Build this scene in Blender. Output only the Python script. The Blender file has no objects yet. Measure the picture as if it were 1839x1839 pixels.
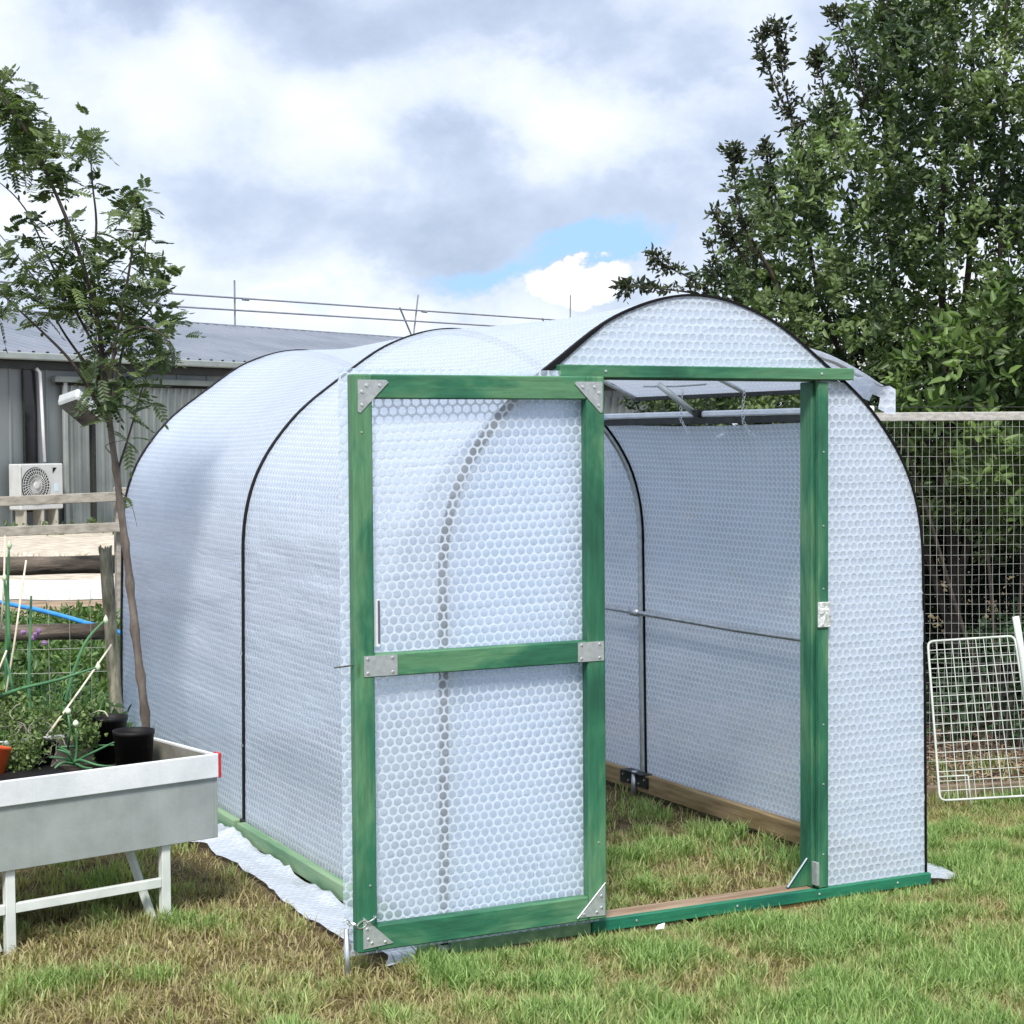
import bpy, bmesh, math, random
import numpy as np
from mathutils import Vector, Matrix, noise as mnoise
random.seed(7); RNG = np.random.default_rng(7)
S = bpy.context.scene; COL = S.collection
R_ = math.radians
# ------------------------------------------------------------------ camera
CP = np.array([-2.46012166, -5.43395954, 1.67694781])
FW = np.array([0.44736196, 0.89343457, -0.04052087]); FW /= np.linalg.norm(FW)
RT = np.array([0.89402434, -0.44796651, -0.0068184]); RT /= np.linalg.norm(RT)
UP = np.cross(RT, FW); FPX = 3254.58
cam_d = bpy.data.cameras.new('camera'); cam = bpy.data.objects.new('camera', cam_d); COL.objects.link(cam)
cam_d.sensor_width = 36; cam_d.lens = FPX / 1839 * 36; cam_d.clip_end = 2000; cam_d.clip_start = .05
M = Matrix(((RT[0], UP[0], -FW[0], CP[0]), (RT[1], UP[1], -FW[1], CP[1]), (RT[2], UP[2], -FW[2], CP[2]), (0, 0, 0, 1)))
cam.matrix_world = M; S.camera = cam

def ray(px, py): return FW + RT * (px - 919.5) / FPX - UP * (py - 919.5) / FPX
def at(px, py, d): return Vector(CP + ray(px, py) * d)           # a point d metres in front of the lens
def atz(px, py, z=-.05):
    r = ray(px, py); return Vector(CP + r * (z - CP[2]) / r[2])
def atx(px, py, x):
    r = ray(px, py); return Vector(CP + r * (x - CP[0]) / r[0])
def aty(px, py, y):
    r = ray(px, py); return Vector(CP + r * (y - CP[1]) / r[1])
G = -.05                                                          # ground level

# ------------------------------------------------------------------ node helpers
def mat(name):
    m = bpy.data.materials.new(name); m.use_nodes = True; nt = m.node_tree
    for n in list(nt.nodes):
        if n.type != 'OUTPUT_MATERIAL': nt.nodes.remove(n)
    return m, nt, [n for n in nt.nodes if n.type == 'OUTPUT_MATERIAL'][0]
def N(nt, t, **kw):
    n = nt.nodes.new(t)
    for k, v in kw.items():
        if k.startswith('i_'):
            k = k[2:]
            key = int(k) if k.isdigit() else k.replace('_', ' ')
            n.inputs[key].default_value = v
        else: setattr(n, k, v)
    return n
def L(nt, a, b): nt.links.new(a, b)
def ramp(nt, src, stops, interp='LINEAR'):
    r = N(nt, 'ShaderNodeValToRGB'); r.color_ramp.interpolation = interp
    el = r.color_ramp.elements
    while len(el) < len(stops): el.new(.5)
    for e, (p, c) in zip(el, stops):
        e.position = p; e.color = (c[0], c[1], c[2], 1) if not isinstance(c, (int, float)) else (c, c, c, 1)
    if src is not None: L(nt, src, r.inputs[0])
    return r
def noise(nt, vec, scale, detail=5, rough=.55, dist=0):
    n = N(nt, 'ShaderNodeTexNoise'); n.inputs['Scale'].default_value = scale; n.inputs['Detail'].default_value = detail
    n.inputs['Roughness'].default_value = rough; n.inputs['Distortion'].default_value = dist
    if vec is not None: L(nt, vec, n.inputs['Vector'])
    return n
def mapped(nt, src, scale=(1, 1, 1), rot=(0, 0, 0)):
    m = N(nt, 'ShaderNodeMapping'); m.inputs['Scale'].default_value = scale; m.inputs['Rotation'].default_value = rot
    L(nt, src, m.inputs['Vector']); return m.outputs[0]
def mixc(nt, f, a, b, mode='MIX'):
    m = N(nt, 'ShaderNodeMix', data_type='RGBA', blend_type=mode)
    for sock, v in ((m.inputs[0], f), (m.inputs[6], a), (m.inputs[7], b)):
        if hasattr(v, 'links') or isinstance(v, bpy.types.NodeSocket): L(nt, v, sock)
        elif isinstance(v, (int, float)): sock.default_value = v
        else: sock.default_value = (v[0], v[1], v[2], 1)
    return m.outputs[2]
def mth(nt, op, a, b=None, c=None, clamp=False):
    m = N(nt, 'ShaderNodeMath', operation=op); m.use_clamp = clamp
    for i, v in enumerate((a, b, c)):
        if v is None: continue
        if isinstance(v, bpy.types.NodeSocket): L(nt, v, m.inputs[i])
        else: m.inputs[i].default_value = v
    return m.outputs[0]
def bump(nt, h, dist, strength=1):
    b = N(nt, 'ShaderNodeBump'); b.inputs['Distance'].default_value = dist; b.inputs['Strength'].default_value = strength
    L(nt, h, b.inputs['Height']); return b.outputs[0]

def simple(name, c1, c2=None, scale=8, rough=.6, metal=0, stretch=(1, 1, 1), bd=0, bscale=None, spec=.5, detail=6, lo=.35, hi=.65):
    m, nt, out = mat(name)
    p = N(nt, 'ShaderNodeBsdfPrincipled'); p.inputs['Roughness'].default_value = rough; p.inputs['Metallic'].default_value = metal
    p.inputs['Specular IOR Level'].default_value = spec
    tc = N(nt, 'ShaderNodeTexCoord'); v = mapped(nt, tc.outputs['Object'], stretch)
    n = noise(nt, v, scale, detail)
    r = ramp(nt, n.outputs['Fac'], [(lo, c1), (hi, c2 or c1)])
    L(nt, r.outputs[0], p.inputs['Base Color'])
    if bd:
        n2 = noise(nt, v, bscale or scale * 3, 6, .65); L(nt, bump(nt, n2.outputs['Fac'], bd), p.inputs['Normal'])
    L(nt, p.outputs[0], out.inputs[0]); return m

def green_wood(name, stretch, tint=0.0):
    m, nt, out = mat(name)
    p = N(nt, 'ShaderNodeBsdfPrincipled'); p.inputs['Roughness'].default_value = .55
    p.inputs['Specular IOR Level'].default_value = .35
    tc = N(nt, 'ShaderNodeTexCoord'); v = mapped(nt, tc.outputs['Object'], stretch)
    blot = noise(nt, mapped(nt, tc.outputs['Object'], tuple(.30 * a if a > 4 else 1.1 * a for a in stretch)), 1.0, 4, .6, .6)
    grain = noise(nt, v, 4.0, 8, .65, .3)
    a = (.028, .145, .080) if tint < .5 else (.010, .135, .085)
    b = (.090, .225, .118) if tint < .5 else (.02, .17, .095)
    c = ramp(nt, blot.outputs['Fac'], [(.32, (a[0] * .6, a[1] * .65, a[2] * .7)), (.46, a), (.58, b)])
    g = ramp(nt, grain.outputs['Fac'], [(.3, .72), (.6, 1.06)])
    col = mixc(nt, 1.0, c.outputs[0], g.outputs[0], 'MULTIPLY')
    # knots
    vo = N(nt, 'ShaderNodeTexVoronoi'); vo.inputs['Scale'].default_value = 1.0
    L(nt, mapped(nt, tc.outputs['Object'], tuple(.55 * a if a > 4 else 1.6 * a for a in stretch)), vo.inputs['Vector'])
    k = ramp(nt, vo.outputs['Distance'], [(.035, 0.0), (.085, 1.0)])
    col = mixc(nt, k.outputs[0], (.05, .10, .045), col)
    L(nt, col, p.inputs['Base Color']); L(nt, bump(nt, grain.outputs['Fac'], .0015), p.inputs['Normal'])
    L(nt, p.outputs[0], out.inputs[0]); return m

def film_mat(name, pitch=.0345, disc_t=.30, net_t=.02, tint=(.79, .885, 1.0), fac_trans=.42, dk=.91, rough=.28, dome=.42):
    """bubble greenhouse film: a hexagonal field of clear bubbles on a cloudy backing, UVs in metres"""
    m, nt, out = mat(name)
    uv = N(nt, 'ShaderNodeUVMap')
    sc = N(nt, 'ShaderNodeVectorMath', operation='SCALE'); L(nt, uv.outputs[0], sc.inputs[0]); sc.inputs[3].default_value = 1 / pitch
    ds = []
    for off in ((0, 0, 0), (.5, .8660254, 0)):
        ad = N(nt, 'ShaderNodeVectorMath', operation='ADD'); L(nt, sc.outputs[0], ad.inputs[0]); ad.inputs[1].default_value = off
        w = N(nt, 'ShaderNodeVectorMath', operation='WRAP'); L(nt, ad.outputs[0], w.inputs[0])
        w.inputs[1].default_value = (.5, .8660254, 1); w.inputs[2].default_value = (-.5, -.8660254, -1)
        ln = N(nt, 'ShaderNodeVectorMath', operation='LENGTH'); L(nt, w.outputs[0], ln.inputs[0]); ds.append(ln.outputs['Value'])
    d = mth(nt, 'MINIMUM', ds[0], ds[1])
    wob = noise(nt, uv.outputs[0], 30, 3)
    d = mth(nt, 'ADD', d, mth(nt, 'MULTIPLY', mth(nt, 'SUBTRACT', wob.outputs['Fac'], .5), .10))
    disc = ramp(nt, d, [(.37, 1.0), (.45, 0.0)])
    rim = ramp(nt, d, [(0.0, 1.0), (.20, .90), (.34, .60), (.44, .12), (.50, .0)])
    cloud = noise(nt, uv.outputs[0], 3.5, 5, .6)
    cl = ramp(nt, cloud.outputs['Fac'], [(.3, .7), (.7, 1.15)])
    t = mth(nt, 'ADD', mth(nt, 'MULTIPLY', mth(nt, 'MULTIPLY', disc.outputs[0], disc_t - net_t), cl.outputs[0]), net_t)
    fine = noise(nt, uv.outputs[0], 9, 6, .7, 1.5)
    cre = noise(nt, mapped(nt, uv.outputs[0], (1.6, 11, 1)), 1.0, 7, .62, .8)
    fine_h = mth(nt, 'ADD', fine.outputs['Fac'], mth(nt, 'MULTIPLY', cre.outputs['Fac'], 1.6))
    ht = mth(nt, 'ADD', mth(nt, 'MULTIPLY', rim.outputs[0], dome), mth(nt, 'MULTIPLY', fine_h, 1.0))
    nrm = bump(nt, ht, .006, .7)
    bc = mixc(nt, disc.outputs[0], tint, tuple(v * k for v, k in zip(tint, (dk, dk + .02, dk + .05))))
    p = N(nt, 'ShaderNodeBsdfPrincipled'); p.inputs['Base Color'].default_value = (*tint, 1); p.inputs['Roughness'].default_value = rough
    p.inputs['Specular IOR Level'].default_value = .6; L(nt, nrm, p.inputs['Normal']); L(nt, bc, p.inputs['Base Color'])
    tr = N(nt, 'ShaderNodeBsdfTranslucent'); L(nt, bc, tr.inputs[0]); L(nt, nrm, tr.inputs[1])
    mx = N(nt, 'ShaderNodeMixShader'); mx.inputs[0].default_value = fac_trans; L(nt, p.outputs[0], mx.inputs[1]); L(nt, tr.outputs[0], mx.inputs[2])
    tp = N(nt, 'ShaderNodeBsdfTransparent'); tp.inputs[0].default_value = (.93, .96, 1, 1)
    mo = N(nt, 'ShaderNodeMixShader'); L(nt, t, mo.inputs[0]); L(nt, mx.outputs[0], mo.inputs[1]); L(nt, tp.outputs[0], mo.inputs[2])
    L(nt, mo.outputs[0], out.inputs[0]); return m

def attr_mat(name, transl=.35, rough=.5, spec=.3):
    m, nt, out = mat(name)
    a = N(nt, 'ShaderNodeAttribute', attribute_name='Col')
    p = N(nt, 'ShaderNodeBsdfPrincipled'); p.inputs['Roughness'].default_value = rough; p.inputs['Specular IOR Level'].default_value = spec
    t = N(nt, 'ShaderNodeBsdfTranslucent')
    L(nt, a.outputs['Color'], p.inputs['Base Color'])
    L(nt, mixc(nt, 1, a.outputs['Color'], (1.3, 1.5, .6), 'MULTIPLY'), t.inputs[0])
    mx = N(nt, 'ShaderNodeMixShader'); mx.inputs[0].default_value = transl
    L(nt, p.outputs[0], mx.inputs[1]); L(nt, t.outputs[0], mx.inputs[2]); L(nt, mx.outputs[0], out.inputs[0]); return m

FILM = film_mat('bubble_film', .0325, .27, .02, (.78, .872, 1.0), .33, .96, .17, .24)
FILM_FRONT = film_mat('bubble_film_front', .0325, .24, .02, dk=.90)
FILM_DOOR = film_mat('bubble_film_door', .0325, .60, .05, dk=.96)
FILM_GROUND = film_mat('bubble_film_ground', .0325, .10, .02, (.80, .87, .985), .3, .95, .2, .3)
GW_V = green_wood('green_stain_upright', (16, 16, 1.6)); GW_X = green_wood('green_stain_across', (1.6, 16, 16))
GW_Y = green_wood('green_stain_long', (16, 1.6, 16)); GW_T = green_wood('teal_paint_batten', (1.6, 16, 16), 1)
def pale_green():
    return simple('faded_green_stain', (.10, .22, .12), (.22, .34, .20), 3, .7, stretch=(6, 1, 6), bd=.001)
GW_PALE = pale_green()
TIMBER = simple('treated_timber', (.17, .115, .05), (.34, .25, .13), 3, .8, stretch=(14, 1.2, 14), bd=.002)
TIMBER_X = simple('treated_timber_across', (.20, .13, .08), (.36, .27, .19), 3, .8, stretch=(1.2, 14, 14), bd=.002)
TIMBER_YEL = simple('new_timber', (.34, .22, .08), (.52, .37, .16), 3, .8, stretch=(1.2, 14, 14), bd=.002)
GALV = simple('galvanised_steel', (.42, .45, .47), (.58, .61, .62), 30, .38, .85, bd=.0004)
PLATE = simple('zinc_plate', (.40, .44, .45), (.52, .56, .57), 60, .5, .6, bd=.0003)
SCREW = simple('bright_screw', (.75, .78, .78), None, 5, .25, .9)
TAPE = simple('black_tape', (.004, .004, .005), (.008, .008, .009), 10, .7, spec=.2)
BLACKP = simple('black_plastic', (.004, .004, .005), (.010, .009, .009), 12, .6, bd=.0005, spec=.25)
BLACKM = simple('black_metal', (.01, .012, .012), (.03, .035, .03), 20, .5, .3)
CHAINM = simple('chain_steel', (.7, .72, .74), (.8, .82, .84), 40, .25, .9)

# ------------------------------------------------------------------ mesh builder
class MB:
    def __init__(s): s.v = []; s.f = []; s.mi = []; s.m = 0; s.uv = None
    def add(s, vs, fs):
        b = len(s.v); s.v += [tuple(v) for v in vs]; s.f += [tuple(b + i for i in f) for f in fs]; s.mi += [s.m] * len(fs)
        return s
    def box(s, lo, hi, bev=.002, rot=None, org=(0, 0, 0)):
        x0, y0, z0 = lo; x1, y1, z1 = hi; b = min(bev, (x1 - x0) * .3, (y1 - y0) * .3, (z1 - z0) * .3)
        bm = bmesh.new(); bmesh.ops.create_cube(bm, size=1)
        for v in bm.verts:
            v.co = Vector(((x0 + x1) / 2 + v.co.x * (x1 - x0), (y0 + y1) / 2 + v.co.y * (y1 - y0), (z0 + z1) / 2 + v.co.z * (z1 - z0)))
        if b > 0: bmesh.ops.bevel(bm, geom=bm.edges[:], offset=b, segments=1, affect='EDGES')
        bm.verts.index_update()
        vs = [v.co.copy() for v in bm.verts]; fs = [[v.index for v in f.verts] for f in bm.faces]; bm.free()
        if rot is not None: vs = [rot @ v + Vector(org) for v in vs]
        elif org != (0, 0, 0): vs = [v + Vector(org) for v in vs]
        return s.add(vs, fs)
    def tube(s, pts, r, n=8, caps=True, flat=1.0):
        pts = [Vector(p) for p in pts]; rs = r if isinstance(r, (list, tuple)) else [r] * len(pts)
        vs = []; fs = []; up = None
        for i, p in enumerate(pts):
            t = (pts[min(i + 1, len(pts) - 1)] - pts[max(i - 1, 0)])
            if t.length < 1e-9: t = Vector((0, 0, 1))
            t.normalize()
            if up is None: up = Vector((0, 0, 1)) if abs(t.z) < .9 else Vector((0, 1, 0))
            a = t.cross(up); a.normalize(); b = a.cross(t); b.normalize(); up = b
            for k in range(n):
                th = 2 * math.pi * k / n; vs.append(p + (a * math.cos(th) + b * math.sin(th) * flat) * rs[i])
        for i in range(len(pts) - 1):
            for k in range(n): fs.append((i * n + k, i * n + (k + 1) % n, (i + 1) * n + (k + 1) % n, (i + 1) * n + k))
        if caps: fs.append(tuple(range(n))[::-1]); fs.append(tuple(range((len(pts) - 1) * n, len(pts) * n)))
        return s.add(vs, fs)
    def lathe(s, prof, org=(0, 0, 0), n=20, rot=None):
        vs = []; fs = []; m = len(prof)
        for k in range(n):
            th = 2 * math.pi * k / n
            for r, z in prof:
                v = Vector((r * math.cos(th), r * math.sin(th), z))
                vs.append((rot @ v if rot is not None else v) + Vector(org))
        for k in range(n):
            for j in range(m - 1): fs.append((k * m + j, ((k + 1) % n) * m + j, ((k + 1) % n) * m + j + 1, k * m + j + 1))
        return s.add(vs, fs)
    def prism(s, poly, axis_vec):
        a = Vector(axis_vec); n = len(poly); p = [Vector(q) for q in poly]
        vs = p + [q + a for q in p]
        fs = [tuple(range(n)), tuple(range(2 * n - 1, n - 1, -1))] + [(i, (i + 1) % n, n + (i + 1) % n, n + i)[::-1] for i in range(n)]
        return s.add(vs, fs)
    def build(s, name, mats, parent=None, smooth=False):
        me = bpy.data.meshes.new(name); me.from_pydata(s.v, [], s.f)
        if not isinstance(mats, (list, tuple)): mats = [mats]
        for m in mats: me.materials.append(m)
        if any(s.mi): me.polygons.foreach_set('material_index', s.mi)
        if smooth: me.polygons.foreach_set('use_smooth', [True] * len(s.f))
        if s.uv:
            ul = me.uv_layers.new(name='UVMap')
            for lp in me.loops: ul.data[lp.index].uv = s.uv[lp.vertex_index]
        me.validate(); me.update()
        o = bpy.data.objects.new(name, me); COL.objects.link(o)
        if parent: o.parent = parent
        return o
def empty(name, loc=(0, 0, 0), rz=0):
    o = bpy.data.objects.new(name, None); o.empty_display_size = .1; COL.objects.link(o); o.location = loc; o.rotation_euler = (0, 0, rz); return o
def tag(o, label, cat, group=None, kind=None):
    if label: o['label'] = label
    if cat: o['category'] = cat
    if group: o['group'] = group
    if kind: o['kind'] = kind
    return o
def rebase(root):                     # children were written in world space: keep them there under a moved Empty
    bpy.context.view_layer.update()
    inv = root.matrix_world.inverted()
    for c in root.children: c.matrix_parent_inverse = inv
def np_mesh(name, V, F, colr, m, parent=None, smooth=False):
    """V (n,3); F list of arrays of equal-length faces; colr (n,3)"""
    me = bpy.data.meshes.new(name); me.vertices.add(len(V)); me.vertices.foreach_set('co', V.astype(np.float32).ravel())
    tot = sum(f.size for f in F); nf = sum(len(f) for f in F)
    me.loops.add(tot); me.polygons.add(nf)
    me.loops.foreach_set('vertex_index', np.concatenate([f.ravel() for f in F]).astype(np.int32))
    lt = np.concatenate([np.full(len(f), f.shape[1]) for f in F]); ls = np.r_[0, np.cumsum(lt)[:-1]]
    me.polygons.foreach_set('loop_start', ls.astype(np.int32)); me.polygons.foreach_set('loop_total', lt.astype(np.int32))
    if smooth: me.polygons.foreach_set('use_smooth', np.ones(nf, bool))
    ca = me.color_attributes.new('Col', 'FLOAT_COLOR', 'POINT')
    ca.data.foreach_set('color', np.c_[colr, np.ones(len(colr))].astype(np.float32).ravel())
    me.materials.append(m); me.update(calc_edges=True); me.validate()
    o = bpy.data.objects.new(name, me); COL.objects.link(o)
    if parent: o.parent = parent
    return o
def nrm(a): return a / np.maximum(np.linalg.norm(a, axis=-1, keepdims=True), 1e-9)
def leaf_arrays(pos, d, side, ln, wd, colr, fold=.25, droop=.15):
    """oval folded leaves: 6 verts, 2 quads each"""
    n = len(pos); d = nrm(d); side = nrm(side - (side * d).sum(1, keepdims=True) * d); nn = np.cross(d, side)
    ln = np.asarray(ln)[:, None]; wd = np.asarray(wd)[:, None]
    base = pos; tip = pos + d * ln - nn * ln * droop
    V = np.stack([base, pos + d * ln * .32 + side * wd * .46 + nn * wd * fold, pos + d * ln * .7 + side * wd * .36 + nn * (wd * fold - ln * droop * .4), tip,
                  pos + d * ln * .7 - side * wd * .36 + nn * (wd * fold - ln * droop * .4), pos + d * ln * .32 - side * wd * .46 + nn * wd * fold], 1)
    b = np.arange(n)[:, None] * 6
    F = np.concatenate([b + [[0, 1, 2, 3]], b + [[0, 3, 4, 5]]])
    return V.reshape(-1, 3), F, np.repeat(colr, 6, 0)
def rdir(n, zb=0.0):
    v = RNG.normal(size=(n, 3)); v[:, 2] += zb; return nrm(v)

LEAF = attr_mat('leaf', .3, .45, .4); GRASS = attr_mat('grass_blade', .35, .55, .25); PETAL = attr_mat('petal', .4, .6, .1)
BARK = simple('bark', (.07, .055, .045), (.17, .145, .12), 9, .9, stretch=(3, 3, 1), bd=.004)
BARK_D = simple('dark_bark', (.03, .024, .02), (.08, .065, .05), 9, .9, stretch=(3, 3, 1), bd=.004)

# ------------------------------------------------------------------ tunnel geometry
ANG = [0, 18, 36, 54, 72, 90]; RR = [1.0, .9926, .956, .9249, .9538, .9761]
def rad(t):
    Rr = [RR[1]] + RR + [RR[4]]; i = min(int(t // 18), 4); u = (t - 18 * i) / 18
    p0, p1, p2, p3 = Rr[i:i + 4]
    if i == 0: p0 = p1
    return .5 * (2 * p1 + (p2 - p0) * u + (2 * p0 - 5 * p1 + 4 * p2 - p3) * u * u + (3 * p1 - p0 - 3 * p2 + p3) * u ** 3)
S1, S2 = 2.0718, 4.1395; FOOT = 1.012
def lean(y, z):
    t = min(max((z - .7) / 1.2, 0), 1)
    if y < S1: a = -.014 * (1 - y / S1)
    else: a = .02 * (y - S1) / (S2 - S1)
    return a * t
def prof_pts(n_side=16, n_arc=44, zlow=0.0):
    """half profile, right side, from the foot to the apex: (x offset from centre, z)"""
    p = []
    for i in range(n_side): z = zlow + (1.2 - zlow) * i / n_side; p.append((FOOT + (1 - FOOT) * max(z, 0) / 1.2, z))
    for i in range(n_arc + 1):
        th = 90 * i / n_arc; r = rad(th); p.append((r * math.cos(R_(th)), 1.2 + r * math.sin(R_(th))))
    return p
def full_prof(**k):
    h = prof_pts(**k); return [(-x, z) for x, z in h] + [(x, z) for x, z in h[::-1][1:]]
def arch(y, inset=0.0, zlow=-.12, n_side=8, n_arc=30):
    pr = full_prof(zlow=zlow, n_side=n_side, n_arc=n_arc); out = []
    for i, (x, z) in enumerate(pr):
        a = Vector((*pr[max(i - 1, 0)], 0)); b = Vector((*pr[min(i + 1, len(pr) - 1)], 0)); t = (b - a).normalized()
        nx, nz = t.y, -t.x                                       # points inward
        x2 = x + nx * inset; z2 = z + nz * inset
        out.append(Vector((1 + x2 + lean(y, z2), y, z2)))
    return out

TUN = tag(empty('polytunnel', (1, 2.07, G)), 'small arched polytunnel greenhouse clad in white bubble film with green timber doorway', 'greenhouse')
def film_bay(y0, y1, hole=None, ny=30):
    pr = full_prof(zlow=-.02, n_side=40, n_arc=60); arc = [0]
    for a, b in zip(pr, pr[1:]): arc.append(arc[-1] + math.hypot(b[0] - a[0], b[1] - a[1]))
    mb = MB(); mb.uv = []; n = len(pr)
    for j in range(ny + 1):
        t = j / ny; y = y0 + (y1 - y0) * t
        for i, (x, z) in enumerate(pr):
            a = pr[max(i - 1, 0)]; b = pr[min(i + 1, n - 1)]; tx, tz = b[0] - a[0], b[1] - a[1]; l = math.hypot(tx, tz); nx, nz = tz / l, -tx / l
            up = min(max((z - .9) / .8, 0), 1)
            s = math.sin(math.pi * t)
            d = .022 * s * up + .006 * s
            env = s ** .5
            # ripples: long creases along the bay on the shoulders, diagonal tension folds near the hoops
            q = mnoise.noise(Vector((y * 1.1, z * 5.5, x * 2 + 3)))
            q2 = mnoise.noise(Vector((y * 2.3, z * 16, 7 + x)))
            band = math.exp(-((z - 1.05) / .33) ** 2)
            d += env * (.008 * q + .006 * q2 * band + .0025 * math.sin(z * 150 + 3 * q) * band * max(0, q + .15))
            edge = math.exp(-min(t, 1 - t) * 14)
            d += .007 * edge * mnoise.noise(Vector((y * 5, z * 16, x * 16))) * (1 if 0 < t < 1 else 0)
            if z < .04: d = 0
            mb.v.append((1 + x + nx * d + lean(y, z), y, z + nz * d)); mb.uv.append((y, arc[i]))
    for j in range(ny):
        for i in range(n - 1):
            if hole:
                xm, zm = (pr[i][0] + pr[i + 1][0]) / 2, (pr[i][1] + pr[i + 1][1]) / 2; ym = y0 + (y1 - y0) * (j + .5) / ny
                if xm > 0 and hole[0] < zm < hole[1] and hole[2] < ym < hole[3]: continue
            a = j * n + i; mb.f.append((a, a + 1, a + n + 1, a + n)); mb.mi.append(0)
    return mb
film_bay(-.012, S1, (1.738, 2.0, .08, 1.99)).build('cover_film', FILM, TUN, True)
film_bay(S1, S2 + .012).build('cover_film', FILM, TUN, True)
# gable films (front: above the lintel, right panel, left panel; back)
def gable(name, poly, y, mat_=FILM_FRONT):
    mb = MB(); mb.v = [(x, y, z) for x, z in poly]; mb.uv = [(x, z) for x, z in poly]; mb.f = [tuple(range(len(poly)))]; mb.mi = [0]
    return mb.build(name, mat_, TUN)
ar = [(p.x, p.z) for p in arch(0, .004, -.02, 10, 60)]
gable('gable_film', [p for p in ar if p[1] > 1.885], -.006)
gable('gable_film', [(1.50, 0)] + [(1.50, 1.885)] + [p for p in ar[::-1] if p[0] > 1.5 and p[1] < 1.885][::-1], -.006)
gable('gable_film', [p for p in ar if p[0] < .54 and p[1] < 1.885 and p[0] < .9] + [(.54, 1.885), (.54, 0)], -.006)
arb = [(p.x, p.z) for p in arch(S2, .004, -.02, 10, 60)]
gable('gable_film', arb, S2 + .004)
# hoops and their black anti-hotspot tape
for y in (0.018, S1, S2):
    h = MB().tube(arch(y, .016, -.16), .0125, 10).build('hoop', GALV, TUN, True)
    pts = arch(y, -.002, 0.0, 10, 50); mb = MB(); hw = .010 if y < .1 else .016
    yy = y if y > .1 else -.002
    vs = []
    outp = arch(y, -.0045, 0.0, 10, 50); inn = arch(y, .003 if y > .1 else .006, 0.0, 10, 50)
    for a, b in zip(outp, inn):
        if y < .1:
            b = a.lerp(b, .8 if a.z > 1.2 else .45) if a.x > .6 else a + (b - a) * (2.3 if a.x < .35 else 1 + 1.3 * (.6 - a.x) / .25)
        vs += [(a.x, yy - hw, a.z), (a.x, yy + hw, a.z), (b.x, yy + hw, b.z), (b.x, yy - hw, b.z)]
    fs = []
    for i in range(len(outp) - 1):
        for k in range(4): fs.append((4 * i + k, 4 * i + (k + 1) % 4, 4 * i + 4 + (k + 1) % 4, 4 * i + 4 + k))
    mb.add(vs, fs).build('hoop_tape', TAPE, h)
    for sx in (-1, 1):                                            # wrap clips up the outside of the hoop
        for zc in ((.35, .75, 1.1) if y > .1 else ()):
            x = 1 + sx * (FOOT + .004)
            MB().box((x - .003, y - .004, zc), (x + .003, y + .004, zc + .012), 0).build('clip', SCREW, h)
# base rails
MB().box((-.055, .03, -.035), (-.016, S1 - .03, .028), .003).build('base_rail', GW_PALE, TUN)
MB().box((-.055, S1 + .03, -.035), (-.016, S2, .028), .003).build('base_rail', GW_PALE, TUN)
for y0, y1 in ((.05, S1 - .02), (S1 + .02, S2 - .02)):
    MB().box((1.952, y0, -.022), (1.992, y1, .062), .003).build('base_rail', TIMBER, TUN)
    MB().box((.004, y0, -.022), (.044, y1, .062), .003).build('base_rail', TIMBER, TUN)
MB().box((.02, S2 - .02, -.03), (1.98, S2 + .0, .055), .003).build('base_rail', TIMBER_X, TUN)
MB().box((-.028, S1 - .018, -.07), (-.009, S1 + .018, .035), .003).build('foot_clip', BLACKM, TUN)
# bracket at the inner foot of the middle hoop
br = MB(); br.box((1.944, S1 - .13, .002), (1.951, S1 - .012, .056), .001); br.box((1.944, S1 + .012, .002), (1.951, S1 + .13, .056), .001)
br.box((1.93, S1 - .10, .063), (1.99, S1 + .10, .067), .001); br.m = 1
for yy in (-.10, -.05, .05, .10):
    br.tube([(1.944, S1 + yy, .03 + .012 * (1 if abs(yy) > .07 else -1)), (1.940, S1 + yy, .03 + .012 * (1 if abs(yy) > .07 else -1))], .006, 8)
br.build('foot_bracket', [BLACKM, SCREW], TUN)
MB().tube([(1.952, S1 + .0, .07), (1.945, S1, -.06)], .016, 10).build('foot_socket', GALV, TUN, True)
# front sill, battens, posts, lintel
MB().box((.02, .0, -.03), (1.99, .085, .012), .003).build('sill', TIMBER_X, TUN)
def screws(mb, pts, n, r=.0055, m=1):
    mb.m = m
    for p in pts: mb.tube([Vector(p), Vector(p) + Vector(n) * .003], [r, r * .6], 8)
    mb.m = 0; return mb
b = MB().box((.545, -.032, -.028), (2.02, -.008, .014), .003); screws(b, [(x, -.032, -.006) for x in (.72, 1.14, 1.5, 1.86)], (0, -1, 0)); b.build('sill_batten', [GW_T, SCREW], TUN)
b = MB().box((.012, -.026, -.030), (.542, -.008, .010), .003); b.build('sill_batten', GW_PALE, TUN)
MB().box((1.0, -.018, -.075), (1.98, .03, -.031), .003).build('ground_board', TIMBER_YEL, TUN)
MB().box((.02, -.018, -.08), (.9, .03, -.033), .003).build('ground_board', TIMBER_X, TUN)
b = MB().box((1.487, .0, .013), (1.542, .075, 1.876), .004); b.build('door_post', GW_V, TUN)
b = MB().box((.50, .0, .013), (.555, .075, 1.876), .004); b.build('door_post', GW_V, TUN)
b = MB().box((1.495, -.032, .016), (1.540, -.010, 1.874), .003); screws(b, [(1.517, -.032, z) for z in (.14, .40, .62, 1.12, 1.35, 1.62)], (0, -1, 0), .0045); b.build('post_batten', [GW_V, SCREW], TUN)
b = MB().box((1.478, -.044, .03), (1.490, -.012, .115), .001); b.build('hinge_plate', PLATE, TUN)
MB().prism([(1.487, .03, .11), (1.487, .03, .014), (1.40, .03, .014)], (0, .012, 0)).build('corner_brace', GW_V, TUN)
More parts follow.
